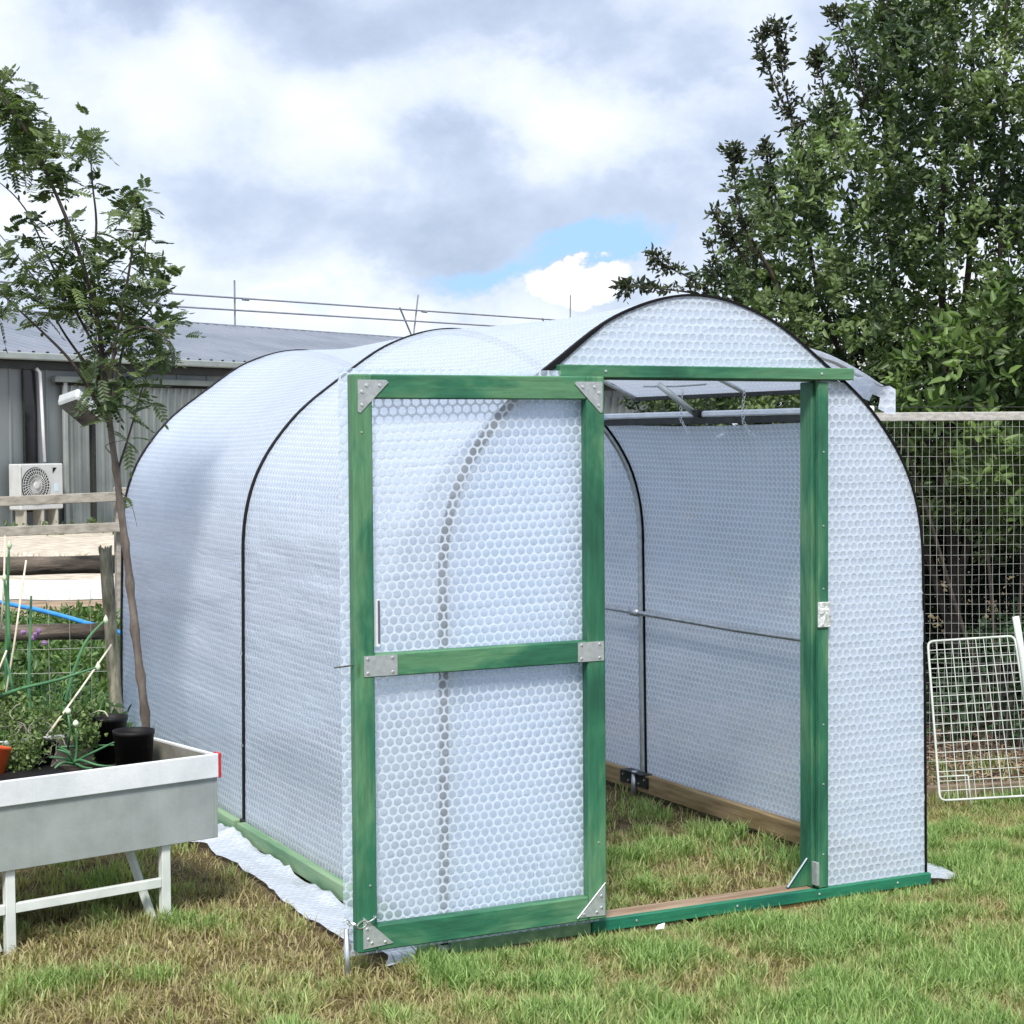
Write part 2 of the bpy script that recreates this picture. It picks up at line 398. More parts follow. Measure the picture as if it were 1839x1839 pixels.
b = MB().tube([(1.397, .025, .02), (1.484, .025, .118)], .0035, 6); b.build('brace_wire', CHAINM, TUN)
# clear tape latch on the post
lm, nt, out = mat('clear_tape'); p = N(nt, 'ShaderNodeBsdfPrincipled', i_Roughness=.12); tc = N(nt, 'ShaderNodeTexCoord'); nn = noise(nt, tc.outputs['Object'], 38, 4, .6, 1)
L(nt, ramp(nt, nn.outputs['Fac'], [(.38, (.34, .38, .36)), (.60, (.72, .76, .76))]).outputs[0], p.inputs['Base Color']); L(nt, bump(nt, nn.outputs['Fac'], .01), p.inputs['Normal']); L(nt, p.outputs[0], out.inputs[0])
MB().box((1.490, -.040, .978), (1.546, -.030, 1.072), .003).build('tape_wrap', lm, TUN)
b = MB().box((.425, -.045, 1.882), (1.645, -.010, 1.925), .003); screws(b, [(x, -.045, 1.904) for x in (.60, 1.50)], (0, -1, 0)); b.build('lintel_batten', [GW_X, SCREW], TUN)
MB().box((.46, .0, 1.878), (1.60, .07, 1.920), .004).build('lintel', GW_X, TUN)
# crop bar rail inside on the right
MB().tube([(1.955, .05, .845), (1.955, 1.2, .833), (1.957, S1, .838), (1.955, S2, .84)], .0115, 8).build('side_rail', GALV, TUN, True)
MB().tube([(1.955, S1 - .035, .838), (1.955, S1 + .035, .838)], .019, 10).build('rail_clamp', GALV, TUN, True)
# roof vent on the right
VH = (1.50, 2.02); VE = (1.92, 1.865)
fl = MB(); fl.uv = []
nu, nv = 10, 24
for j in range(nv + 1):
    y = .13 + 1.86 * j / nv
    for i in range(nu + 1):
        t = i / nu; x = VH[0] + (VE[0] - VH[0]) * t; z = VH[1] + (VE[1] - VH[1]) * t + .025 * math.sin(math.pi * t) + .003 * mnoise.noise(Vector((x * 9, y * 6, 0)))
        fl.v.append((x, y, z)); fl.uv.append((y, t * .45))
for j in range(nv):
    for i in range(nu): a = j * (nu + 1) + i; fl.f.append((a, a + 1, a + nu + 2, a + nu + 1)); fl.mi.append(0)
vent = fl.build('vent_flap', FILM_GROUND, TUN, True)
MB().box((1.905, .12, 1.850), (1.930, 2.0, 1.868), .002).build('flap_bar', BLACKM, vent)
for y in (.14, 1.06, 1.98): MB().tube([(VH[0], y, VH[1] - .012), (1.7, y, 1.955), (1.92, y, 1.862)], .009, 6).build('flap_rib', GALV, vent)
MB().box((1.768, .03, 1.764), (1.800, 2.04, 1.790), .006).build('vent_cill', simple('film_wrapped_bar', (.7, .74, .8), (.82, .85, .9), 14, .3, bd=.004), TUN)
MB().box((1.772, .03, 1.734), (1.801, 2.04, 1.763), .002).build('vent_gasket', BLACKM, TUN)
rg = MB(); rg.uv = []                                              # loose torn film hanging off the flap corner
for j in range(9):
    for i in range(7):
        t = i / 6; s = j / 8
        x = 1.78 + .17 * t; y = .10 + .10 * s; z = 1.90 - .05 * t - s * (.05 + .045 * t) + .01 * math.sin(9 * t + 4 * s)
        rg.v.append((x, y - .10 * s * t, z)); rg.uv.append((x, z))
for j in range(8):
    for i in range(6):
        if j > 4 and i == 3: continue
        a = j * 7 + i; rg.f.append((a, a + 1, a + 8, a + 7)); rg.mi.append(0)
rg.build('torn_film', FILM_GROUND, vent, True)
# opener arm
a0 = atx(1182, 690, 1.60); a1 = atx(1250, 744, 1.77)
am = MB(); am.tube([a0, a1], .0135, 10); arm = am.build('vent_opener', simple('alloy', (.5, .53, .52), (.6, .63, .62), 20, .4, .6), TUN, True)
MB().box((-.035, -.018, -.016), (.035, .018, .016), .004, org=tuple(a1 + Vector((.01, -.03, .004)))).build('opener_joint', BLACKM, arm)
MB().tube([atx(1156, 694, 1.62), atx(1215, 694, 1.68), atx(1268, 690, 1.74)], .0045, 6).build('opener_rod', GALV, arm)
def chain(mb, pts, ll=.02, r=.0016, w=.35):
    P = [Vector(p) for p in pts]; seg = []; d = 0
    tot = sum((b - a).length for a, b in zip(P, P[1:])); n = max(2, int(tot / (ll * .8))); k = 0
    def along(s):
        for a, b in zip(P, P[1:]):
            l = (b - a).length
            if s <= l: return a + (b - a) * (s / l if l else 0), (b - a).normalized()
            s -= l
        return P[-1], (P[-1] - P[-2]).normalized()
    for i in range(n):
        c, t = along(tot * (i + .5) / n); ref = Vector((0, 1, 0)) if abs(t.y) < .8 else Vector((1, 0, 0))
        a = t.cross(ref).normalized(); b = t.cross(a).normalized(); q = a if i % 2 else b
        ring = [c + t * math.cos(th) * ll * .5 + q * math.sin(th) * ll * w for th in [2 * math.pi * j / 10 for j in range(11)]]
        mb.tube(ring, r, 5, False)
    return mb
for px in (1226, 1338):
    p0 = atx(px, 700, 1.74); MB_ = chain(MB(), [p0, p0 + Vector((0, .015, -.06)), p0 + Vector((-.01, .0, -.13)), p0 + Vector((0, -.05, -.19))], .018, .0014)
    MB_.build('vent_chain', CHAINM, TUN)
# ------------------------------------------------------------------ door (part of the tunnel) standing open
DX0, DX1, DY0, DY1, DZ0, DZ1 = -.345, .568, -.090, -.046, .036, 1.884
d = MB()
SW = .068
d.box((DX0, DY0, DZ0), (DX0 + SW, DY1, DZ1), .004)
d.box((DX1 - SW, DY0, DZ0), (DX1, DY1, DZ1), .004)
door = d.build('door', GW_V, TUN); door['label'] = 'green timber door filled with bubble film, swung wide open'
for z0, z1 in ((DZ1 - .078, DZ1), (.918, .992), (DZ0, DZ0 + .082)):
    MB().box((DX0 + SW + .0005, DY0 + .001, z0), (DX1 - SW - .0005, DY1, z1), .004).build('door_rail', GW_X, door)
df = MB(); df.uv = []; nx, nz = 24, 44
for j in range(nz + 1):
    for i in range(nx + 1):
        x = DX0 - .030 + (DX1 - DX0 + .03 - .004) * i / nx; z = DZ0 - .02 + (DZ1 - DZ0 + .04) * j / nz
        ed = min(1, min(i, nx - i) / 2, min(j, nz - j) / 2)
        df.v.append((x, DY1 + .003 + .004 * ed * (mnoise.noise(Vector((x * 3, z * 2.2, 1))) + .5), z)); df.uv.append((x + z * .04, z - x * .03))
for j in range(nz):
    for i in range(nx): a = j * (nx + 1) + i; df.f.append((a, a + 1, a + nx + 2, a + nx + 1)); df.mi.append(0)
df.build('door_film', FILM_DOOR, door, True)
yp = DY0 - .0028
def plate(poly, sc, name):
    mb = MB().prism([(x, yp, z) for x, z in poly], (0, .0025, 0)); screws(mb, [(x, yp, z) for x, z in sc], (0, -1, 0), .0065); mb.build(name, [PLATE, SCREW], door)
e = .018; w = .105
plate([(DX0 + e, DZ1 - e), (DX0 + e + w - .008, DZ1 - e), (DX0 + e + w, DZ1 - e - .008), (DX0 + e + .008, DZ1 - e - w), (DX0 + e, DZ1 - e - w + .004)],
      [(DX0 + e + .03, DZ1 - e - .018), (DX0 + e + .075, DZ1 - e - .018), (DX0 + e + .014, DZ1 - e - .038), (DX0 + e + .014, DZ1 - e - .08)], 'corner_plate')
plate([(DX1 - e * .5, DZ1 - e), (DX1 - e * .5, DZ1 - e - w + .004), (DX1 - e * .5 - .008, DZ1 - e - w), (DX1 - e * .5 - w, DZ1 - e - .008), (DX1 - e * .5 - w + .004, DZ1 - e)],
      [(DX1 - e * .5 - .03, DZ1 - e - .018), (DX1 - e * .5 - .075, DZ1 - e - .018), (DX1 - e * .5 - .014, DZ1 - e - .038), (DX1 - e * .5 - .014, DZ1 - e - .08)], 'corner_plate')
plate([(DX0 + e, DZ0 + .012), (DX0 + e, DZ0 + .012 + w), (DX0 + e + w, DZ0 + .02)],
      [(DX0 + e + .014, DZ0 + .075), (DX0 + e + .018, DZ0 + .042), (DX0 + e + .03, DZ0 + .028), (DX0 + e + .076, DZ0 + .026)], 'corner_plate')
plate([(DX1 - .008, DZ0 + .012), (DX1 - .012 - w, DZ0 + .016), (DX1 - .008, DZ0 + .018 + w)],
      [(DX1 - .022, DZ0 + .08), (DX1 - .022, DZ0 + .04), (DX1 - .04, DZ0 + .026), (DX1 - .09, DZ0 + .024)], 'corner_plate')
MB().tube([(DX1 - .012 - w, yp - .002, DZ0 + .014), (DX1 - .008, yp - .002, DZ0 + .02 + w)], .002, 5).build('plate_edge', CHAINM, door)
for x0, x1 in ((DX0 + .03, DX0 + .145), (DX1 - .108, DX1 - .008)):
    zc = .955
    plate([(x0, zc - .033), (x0, zc + .033), (x1, zc + .033), (x1, zc - .033)], [(x0 + .014, zc + .023), (x1 - .016, zc + .023), (x0 + .014, zc - .023), (x1 - .016, zc - .023)], 'mending_plate')
for q in ((DX0 + .045, DY0, .25), (DX0 + .03, DY0, 1.7), (DX1 - .03, DY0, .3)): screws(MB(), [q], (0, -1, 0), .0045, 0).build('screw', SCREW, door)
# taped slot in the door film
WT = simple('white_tape', (.78, .82, .88), (.84, .87, .92), 9, .35)
mb = MB().box((DX0 + SW + .004, DY1 - .006, 1.012), (DX0 + SW + .034, DY1 - .004, 1.165), 0); mb.build('slot_tape', WT, door)
MB().box((DX0 + SW + .027, DY1 - .0085, 1.022), (DX0 + SW + .034, DY1 - .0065, 1.16), 0).build('slot', simple('slot_grey', (.10, .11, .13), None, 5, .6), door)
MB().tube([(DX0 - .06, DY0 + .03, .954), (DX0 - .03, DY0 + .02, .957), (DX0, DY0 + .015, .960)], .0028, 6).build('wire_tie', BLACKM, door)

# ------------------------------------------------------------------ loose film skirts lying on the grass
def skirt(inner, outer, name, label=None, n=10, ht=.032, seed=0):
    mb = MB(); mb.uv = []; m = len(inner); inner = [(p[0] - .012 if p[0] < -.04 else p[0], p[1], p[2]) for p in inner]
    for k in range(m):
        a = Vector(inner[k]); b = Vector(outer[k])
        for i in range(n + 1):
            t = i / n; p = a.lerp(b, t); q = mnoise.noise(Vector((p.x * 7, p.y * 4, seed))); q2 = mnoise.noise(Vector((p.x * 26, p.y * 14, seed)))
            fold = math.exp(-t * 5)
            z = p.z + ht * (.7 * q + .5 * q2) * (.25 + 1.3 * fold) + .006 * math.sin(p.x * 60 + 3 * q) * fold
            mb.v.append((p.x + (.001 + .010 * t) * q2 + .02 * t * q, p.y + .01 * t * q2, max(z, G + .012))); mb.uv.append((p.x, p.y))
    for k in range(m - 1):
        for i in range(n): a = k * (n + 1) + i; mb.f.append((a, a + 1, a + n + 2, a + n + 1)); mb.mi.append(0)
    return mb.build(name, FILM_GROUND, TUN, True)
def dens(pts, k=6):
    out = []
    for a, b in zip(pts, pts[1:]): out += [tuple(Vector(a).lerp(Vector(b), i / k)) for i in range(k)]
    return out + [pts[-1]]
zz = G + .024
out_e = [(-.31, 2.62, zz), (-.34, 2.25, zz), (-.30, 2.0, zz + .01), (-.215, 1.95, zz), (-.235, 1.7, zz), (-.232, 1.35, zz), (-.235, 1.05, zz), (-.262, .72, zz), (-.252, .42, zz), (-.215, .20, zz), (-.19, .05, zz), (-.235, -.055, zz), (-.16, -.05, zz)]
in_e = [(-.05, 2.62, zz), (-.05, 2.3, zz), (-.05, 2.08, zz + .02), (-.05, 2.02, zz + .015), (-.055, 1.75, zz), (-.055, 1.4, zz), (-.055, 1.05, zz), (-.055, .72, zz), (-.05, .42, zz), (-.05, .20, zz), (-.035, .06, zz), (-.02, -.005, zz), (.03, .0, zz)]
skirt(dens(in_e), dens(out_e), 'ground_skirt')
skirt(dens([(2.02, .02, zz), (2.02, .35, zz)]), dens([(2.19, -.04, zz), (2.26, .33, zz)]), 'ground_skirt', seed=4)

# ------------------------------------------------------------------ ground stake and door chain
sp = atz(625, 1762); top = at(622, 1668, (np.array(sp) - CP) @ FW - .005)
st = MB(); st.tube([sp + Vector((0, 0, -.05)), Vector((top.x, top.y, top.z))], .0085, 10)
st = st.build('ground_stake', simple('stake_steel', (.4, .42, .47), (.62, .64, .7), 22, .35, .8), None, True)
tag(st, 'grey metal stake pushed into the soil below the open door corner', 'stake')
MB().tube([top + Vector((.012 * math.cos(a), 0, .014 + .016 * math.sin(a))) for a in [i * .55 - 1.6 for i in range(9)]], .0028, 6).build('hook', CHAINM, st)
ce = Vector((DX0 + .058, DY0 - .006, .150))
ch = chain(MB(), [top + Vector((.01, .01, .012)), top.lerp(ce, .5) + Vector((.0, -.004, -.008)), ce], .036, .0028, .3).build('door_chain', CHAINM)
tag(ch, 'short bright chain hooking the door corner to the stake', 'chain')

# ------------------------------------------------------------------ ground
def lines(a, b, n): return list(np.linspace(a, b, n, endpoint=False))
gx = np.array(lines(-400, -40, 6) + lines(-40, -4, 9) + lines(-4, 6, 150) + lines(6, 40, 9) + lines(40, 400, 7))
gy = np.array(lines(-400, -40, 6) + lines(-40, -3, 9) + lines(-3, 7, 150) + lines(7, 60, 12) + lines(60, 500, 8))
X, Y = np.meshgrid(gx, gy); Zg = np.full_like(X, G)
for i in range(X.shape[0]):
    for j in range(X.shape[1]):
        x, y = X[i, j], Y[i, j]
        if -4 < x < 6 and -3 < y < 7: Zg[i, j] += .010 * mnoise.noise(Vector((x * 2.2, y * 2.2, 0))) + .006 * mnoise.noise(Vector((x * 9, y * 9, 2)))
nxx = len(gx); V = np.stack([X.ravel(), Y.ravel(), Zg.ravel()], 1)
idx = (np.arange(len(gy) - 1)[:, None] * nxx + np.arange(nxx - 1)[None]).ravel()
gm, nt, out = mat('lawn_soil'); p = N(nt, 'ShaderNodeBsdfPrincipled', i_Roughness=.95); p.inputs['Specular IOR Level'].default_value = .15
tc = N(nt, 'ShaderNodeTexCoord'); n1 = noise(nt, tc.outputs['Object'], 1.6, 6, .6, .4); n2 = noise(nt, tc.outputs['Object'], 60, 5, .7); n3 = noise(nt, tc.outputs['Object'], 14, 6, .7)
c1 = ramp(nt, n3.outputs['Fac'], [(.3, (.04, .026, .016)), (.5, (.10, .066, .038)), (.7, (.22, .16, .09))])
c2 = ramp(nt, n2.outputs['Fac'], [(.3, (.05, .04, .02)), (.52, (.15, .12, .055)), (.68, (.32, .27, .14))])
c = mixc(nt, ramp(nt, n1.outputs['Fac'], [(.4, 0.0), (.6, 1.0)]).outputs[0], c1.outputs[0], c2.outputs[0])
L(nt, c, p.inputs['Base Color']); L(nt, bump(nt, n2.outputs['Fac'], .02), p.inputs['Normal']); L(nt, p.outputs[0], out.inputs[0])
go = np_mesh('ground', V, [np.stack([idx, idx + 1, idx + nxx + 1, idx + nxx], 1)], np.full((len(V), 3), .1), gm); go['kind'] = 'structure'

# ------------------------------------------------------------------ lawn blades (uncountable: one object)
def fbm(x, y, s, seed):
    out = np.empty(len(x))
    for i in range(len(x)): out[i] = mnoise.noise(Vector((x[i] * s, y[i] * s, seed))) + .5 * mnoise.noise(Vector((x[i] * s * 2.3, y[i] * s * 2.3, seed + 5)))
    return out
def grass_field(n, x0, x1, y0, y1, seed):
    x = RNG.uniform(x0, x1, n); y = RNG.uniform(y0, y1, n)
    # keep to what the view can see plus a margin
    dx = x - CP[0]; dy = y - CP[1]; fw = dx * FW[0] + dy * FW[1]; rt = (dx * RT[0] + dy * RT[1]) / fw
    dep = fw
    keep = (rt > -.34) & (rt < .34) & (fw > 4.4)
    keep &= ~((x > -.06) & (x < 0.05) & (y > -.03) & (y < 4.2)) & ~((x > 1.94) & (x < 2.03) & (y > -.03) & (y < 4.2)) & ~((x > -.02) & (x < 2.03) & (y > -.035) & (y < .09))
    keep &= ~((x > -.26) & (x <= -.05) & (y > .02) & (y < 2.0)) & ~((x > -.20) & (x < 0.03) & (y > -.05) & (y <= .02)) & ~((x > -.36) & (x <= -.05) & (y >= 2.0) & (y < 2.65))
    keep &= ~((x > 2.02) & (x < 2.22) & (y > -.02) & (y < .34))
    x, y = x[keep], y[keep]
    g = fbm(x, y, 1.9, seed) ; g2 = fbm(x, y, 6.0, seed + 9)
    lush = .24 + 1.1 * g + 1.0 * g2
    left = (x < -.2) & (y > -.45); lush = np.where(left, lush - .30, lush)
    lush = np.where((x > -.15) & (y < -.05), lush + .60, lush)
    lush = np.where((x > 2.05), lush + .44, lush)
    inside = (x > 0) & (x < 2) & (y > 0.05); lush = np.where(inside, lush + .05, lush)
    brown = np.exp(-(((x - .62) / .42) ** 2 + ((y + .75) / .16) ** 2)) + .8 * np.exp(-(((x - 1.35) / .3) ** 2 + ((y + .72) / .12) ** 2)) + np.exp(-(((x + .46) / .16) ** 2 + ((y + .32) / .1) ** 2))
    lush -= .8 * brown
    bare = (inside & (x > 1.66 + .5 * g2)) | (inside & (y > 1.8 + .6 * g2))
    thin = np.clip(.55 + .8 * lush, .10, 1); thin = np.where(bare, .08, thin); thin = np.where(inside & (g2 < .03), .10, thin); thin = np.where(left, thin * .72, thin); thin = np.where(left & (g2 < -.08), .16, thin); thin = np.where((x > 2.3) & (y > 1.05), .12, thin)
    thin *= np.where(brown > .6, .5, 1)
    k = RNG.random(len(x)) < thin; x, y, lush = x[k], y[k], lush[k]; n = len(x)
    lu = np.clip(lush + RNG.normal(0, .22, n), 0, 1)
    straw = RNG.random(n) > (.40 + .80 * np.clip(lush, 0, 1))
    h = np.where(straw, RNG.uniform(.03, .075, n), RNG.uniform(.03, .078, n) * (.72 + .6 * np.clip(lush, -.2, 1)))
    h = np.where((y > -.16) & (y < .0) & (x > -.05) & (x < 2.1), h * .5, h); longs = (x < -.2) & (y > -.45) & (RNG.random(n) < .004)
    w = RNG.uniform(.0017, .0036, n) * np.where(straw, .8, 1)
    th = RNG.uniform(0, 2 * np.pi, n); ln = np.where(straw, RNG.uniform(.6, 2.4, n), RNG.uniform(.1, .95, n))
    h = np.where(longs, RNG.uniform(.10, .22, n), h); ln = np.where(longs, 5.0, ln); straw |= longs
    d = np.stack([np.cos(th), np.sin(th)], 1); th2 = th + np.pi / 2 + RNG.normal(0, .5, n); sd = np.stack([np.cos(th2), np.sin(th2)], 1)
    z0 = np.full(n, G - .004); nl = np.sqrt(1 + ln ** 2)
    mid = np.c_[x + d[:, 0] * h * ln * .4 / nl, y + d[:, 1] * h * ln * .4 / nl, z0 + h * .58 * 1.1 / nl ** .6]
    tip = np.c_[x + d[:, 0] * h * ln / nl * 1.15, y + d[:, 1] * h * ln / nl * 1.15, z0 + np.maximum(h / nl, .004)]
    tip[:, 2] = np.where(straw & (ln > 1.4), G + RNG.uniform(.008, .028, n), tip[:, 2])
    b = np.c_[x, y, z0]; s3 = np.c_[sd, np.zeros(n)] * w[:, None]
    Vv = np.stack([b - s3, b + s3, mid + s3 * .8, mid - s3 * .8, tip], 1).reshape(-1, 3)
    i5 = np.arange(n)[:, None] * 5
    lushc = np.array([.10, .20, .045]) + RNG.random((n, 1)) * np.array([.30, .34, .17])
    dryc = np.array([.27, .25, .11]) + RNG.random((n, 1)) * np.array([.28, .25, .17])
    brc = np.array([.13, .085, .045]) + RNG.random((n, 1)) * np.array([.22, .17, .10])
    c = lushc * lu[:, None] + dryc * (1 - lu)[:, None]
    c = np.where(straw[:, None], brc * .5 + dryc * .55, c)
    c = c * RNG.uniform(.75, 1.2, (n, 1))
    return Vv, [i5 + [[0, 1, 2, 3]], i5 + [[3, 2, 4]]], np.repeat(c, 5, 0)
def join(parts):
    Vs, Q, T, C = [], {}, None, []; off = 0
    for V_, Fs, c_ in parts:
        for F_ in (Fs if isinstance(Fs, list) else [Fs]): Q.setdefault(F_.shape[1], []).append(F_ + off)
        Vs.append(V_); C.append(c_); off += len(V_)
    return np.concatenate(Vs), [np.concatenate(q) for q in Q.values()], np.concatenate(C)
parts = [grass_field(430000, -1.7, 3.6, -1.75, 1.3, 1), grass_field(130000, -2.6, 2.1, 1.3, 4.2, 1), grass_field(30000, 2.0, 4.2, .2, 2.0, 1)]
lawn = np_mesh('lawn_grass', *join(parts), GRASS)
tag(lawn, 'patchy mown lawn grass, green and straw coloured, around the polytunnel', 'grass', kind='stuff')

c = atz(1186, 1668, G + .03); tag(MB().prism([c + Vector((-.02, 0, 0)), c + Vector((.012, -.004, .0)), c + Vector((.020, .004, .016)), c + Vector((-.006, .004, .012))], (0, .002, .001)).build('paper_scrap', WT), 'small white scrap lying in the grass below the door sill', 'scrap')
# ------------------------------------------------------------------ trough planter
TA = R_(12); TO = Vector((-.679, .847, 0)); tu = Vector((math.cos(TA), math.sin(TA), 0)); tv = Vector((-tu.y, tu.x, 0)); TRM = Matrix.Rotation(TA, 3, 'Z')
TR = tag(empty('trough_planter', TO + Vector((0, 0, G)), 0), 'raised galvanised trough planter on pale metal legs, filled with pots and onions', 'planter')
def tb(s0, s1, t0, t1, z0, z1, bev=.002, mb=None): return (mb or MB()).box((s0, t0, z0), (s1, t1, z1), bev, TRM, TO)
def stained(name, base, pale, rough, metal=.2):
    m, nt, out = mat(name); p = N(nt, 'ShaderNodeBsdfPrincipled', i_Roughness=rough, i_Metallic=metal); tc = N(nt, 'ShaderNodeTexCoord'); o_ = tc.outputs['Object']
    c = ramp(nt, noise(nt, o_, 5, 8, .6).outputs['Fac'], [(.35, base), (.62, pale)]).outputs[0]
    run = noise(nt, mapped(nt, o_, (26, 26, 1.6)), 1, 6, .6, .3); c = mixc(nt, ramp(nt, run.outputs['Fac'], [(.54, 0.0), (.78, .16)]).outputs[0], c, tuple(v * .55 for v in base))
    sp_n = noise(nt, o_, 75, 5, .7); c = mixc(nt, ramp(nt, sp_n.outputs['Fac'], [(.68, 0.0), (.76, .5)]).outputs[0], c, (.12, .10, .075))
    sc_n = noise(nt, mapped(nt, o_, (18, 18, 60), (0, .6, 0)), 1, 8, .75, 1.2); c = mixc(nt, ramp(nt, sc_n.outputs['Fac'], [(.66, 0.0), (.72, .5)]).outputs[0], c, tuple(min(1, v * 1.5) for v in pale))
    L(nt, c, p.inputs['Base Color']); L(nt, bump(nt, sp_n.outputs['Fac'], .0008), p.inputs['Normal']); L(nt, p.outputs[0], out.inputs[0]); return m
PANEL = simple('galvanised_panel', (.30, .34, .33), (.40, .44, .43), 7, .5, .25, bd=.0006, bscale=120)
RIMM = simple('white_rim', (.66, .70, .72), (.78, .81, .83), 5, .45, bd=.0004, stretch=(1, 1, 3))
LEGM = simple('pale_leg_paint', (.55, .60, .57), (.68, .72, .69), 10, .5)
T0, T1, SL, SR = 0.0, .76, -1.9, .185
m_ = tb(SL, SR - .012, T0, T0 + .012, .237, .460); m_ = tb(SL, SR - .012, T1 - .012, T1, .237, .46, mb=m_); m_ = tb(SR - .012, SR, T0, T1, .237, .46, mb=m_)
m_ = tb(SL, SL + .012, T0 + .012, T1 - .012, .237, .46, mb=m_); m_ = tb(SL + .012, SR - .012, T0 + .012, T1 - .012, .24, .25, mb=m_); m_.build('basin', stained('basin_metal', (.29, .32, .31), (.38, .42, .41), .5), TR)
m_ = tb(SL, SR, T0 - .012, T0 + .003, .458, .545, .003); m_ = tb(SL, SR, T1 - .003, T1 + .012, .458, .545, .003, m_); m_ = tb(SR - .004, SR + .006, T0 + .003, T1 - .003, .458, .541, .003, m_)
m_ = tb(SL - .004, SL + .004, T0 + .003, T1 - .003, .458, .541, .003, m_); m_.build('rim', stained('rim_metal', (.60, .64, .66), (.74, .77, .79), .45, .0), TR)
tb(SR + .0005, SR + .010, T0 - .014, T0 + .03, .456, .547, .003).build('end_cap', simple('red_reflector', (.42, .012, .02), (.5, .02, .03), 9, .4), TR)
tb(-1.15, -1.10, T0 - .0135, T0 - .0125, .47, .535, 0).build('faded_sticker', simple('faded_sticker', (.45, .42, .46), (.72, .75, .78), 70, .6), TR)
for s in (-.017, -.600, -1.2):
    tb(s - .017, s + .017, T0 + .015, T0 + .045, G - .02, .237, .002).build('leg', LEGM, TR)
    a = TO + tu * (s - .03) + tv * .06 + Vector((0, 0, G)); b_ = TO + tu * (s - .085) + tv * .16 + Vector((0, 0, .237))
    MB().tube([a, b_], .016, 4).build('brace', LEGM, TR)
tb(-.585, -.035, T0 + .018, T0 + .040, .085, .118, .002).build('stretcher', LEGM, TR)
tb(-1.185, -.618, T0 + .018, T0 + .040, .085, .118, .002).build('stretcher', LEGM, TR)
tb(-1.7, .0, .66, .70, G - .02, .235, .002, tb(-.03, .0, .62, .70, -.05, -.04)) if False else None
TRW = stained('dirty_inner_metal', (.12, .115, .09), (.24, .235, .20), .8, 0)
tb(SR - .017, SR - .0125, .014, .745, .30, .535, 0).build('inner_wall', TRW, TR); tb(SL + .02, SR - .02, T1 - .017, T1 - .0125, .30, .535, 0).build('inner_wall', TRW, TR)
soilm = simple('planter_soil', (.012, .009, .006), (.06, .045, .03), 40, .95, bd=.01)
sm = MB(); nS, nT = 60, 24
for j in range(nT + 1):
    for i in range(nS + 1):
        s = SL + .013 + (SR - SL - .027) * i / nS; t = .013 + (T1 - .026) * j / nT; p_ = TO + tu * s + tv * t
        sm.v.append((p_.x, p_.y, .425 + .02 * mnoise.noise(Vector((s * 9, t * 9, 0)))))
for j in range(nT):
    for i in range(nS): a = j * (nS + 1) + i; sm.f.append((a, a + 1, a + nS + 2, a + nS + 1)); sm.mi.append(0)
sm.build('soil', soilm, TR, True)
rebase(TR)
tag(tb(-1.5, -.22, .22, .72, .43, .475, .006).build('added_black_tray', BLACKP), 'added shallow black tray darkening the trough interior behind the onion plant', 'tray')  # added black slab, makes the trough interior dark between the pots
# pots in the trough
def pot(px, py, dep, r, hgt, label, m=BLACKP, tilt=(0, 0)):
    c = at(px, py, dep); rot = Matrix.Rotation(tilt[0], 3, 'X') @ Matrix.Rotation(tilt[1], 3, 'Y')
    base = c - rot @ Vector((0, 0, hgt))
    mb = MB().lathe([(0, 0), (r * .84, 0), (r * .97, hgt * .90), (r * 1.0, hgt * .905), (r * 1.02, hgt), (r * .98, hgt), (r * .94, hgt * .84), (r * .78, .02), (0, .02)], (0, 0, 0), 28)
    o = mb.build('plant_pot', m, None, True); o.location = base; o.rotation_euler = rot.to_euler()
    tag(o, label, 'pot', 'pots in the trough')
    s_ = MB().lathe([(0, hgt * .5), (r * .86, hgt * .48)], (0, 0, 0), 20).build('potting_soil', soilm, o)
    return o, c
PG = 'pots in the trough'
pot(240, 1311, 6.78, .077, .16, 'black plant pot nearest the right end of the trough, rim tilted to the viewer')
pot(196, 1286, 7.05, .071, .17, 'black plant pot behind, with a trailing weed over its rim')
_, pc = pot(80, 1328, 6.80, .054, .13, 'small black pot leaning over among dried stems in the trough', tilt=(-.2, .35))
pot(-6, 1338, 6.60, .055, .13, 'orange red pot at the left edge of the trough', simple('orange_plastic', (.55, .06, .02), (.75, .16, .03), 6, .45), (-.1, .25))

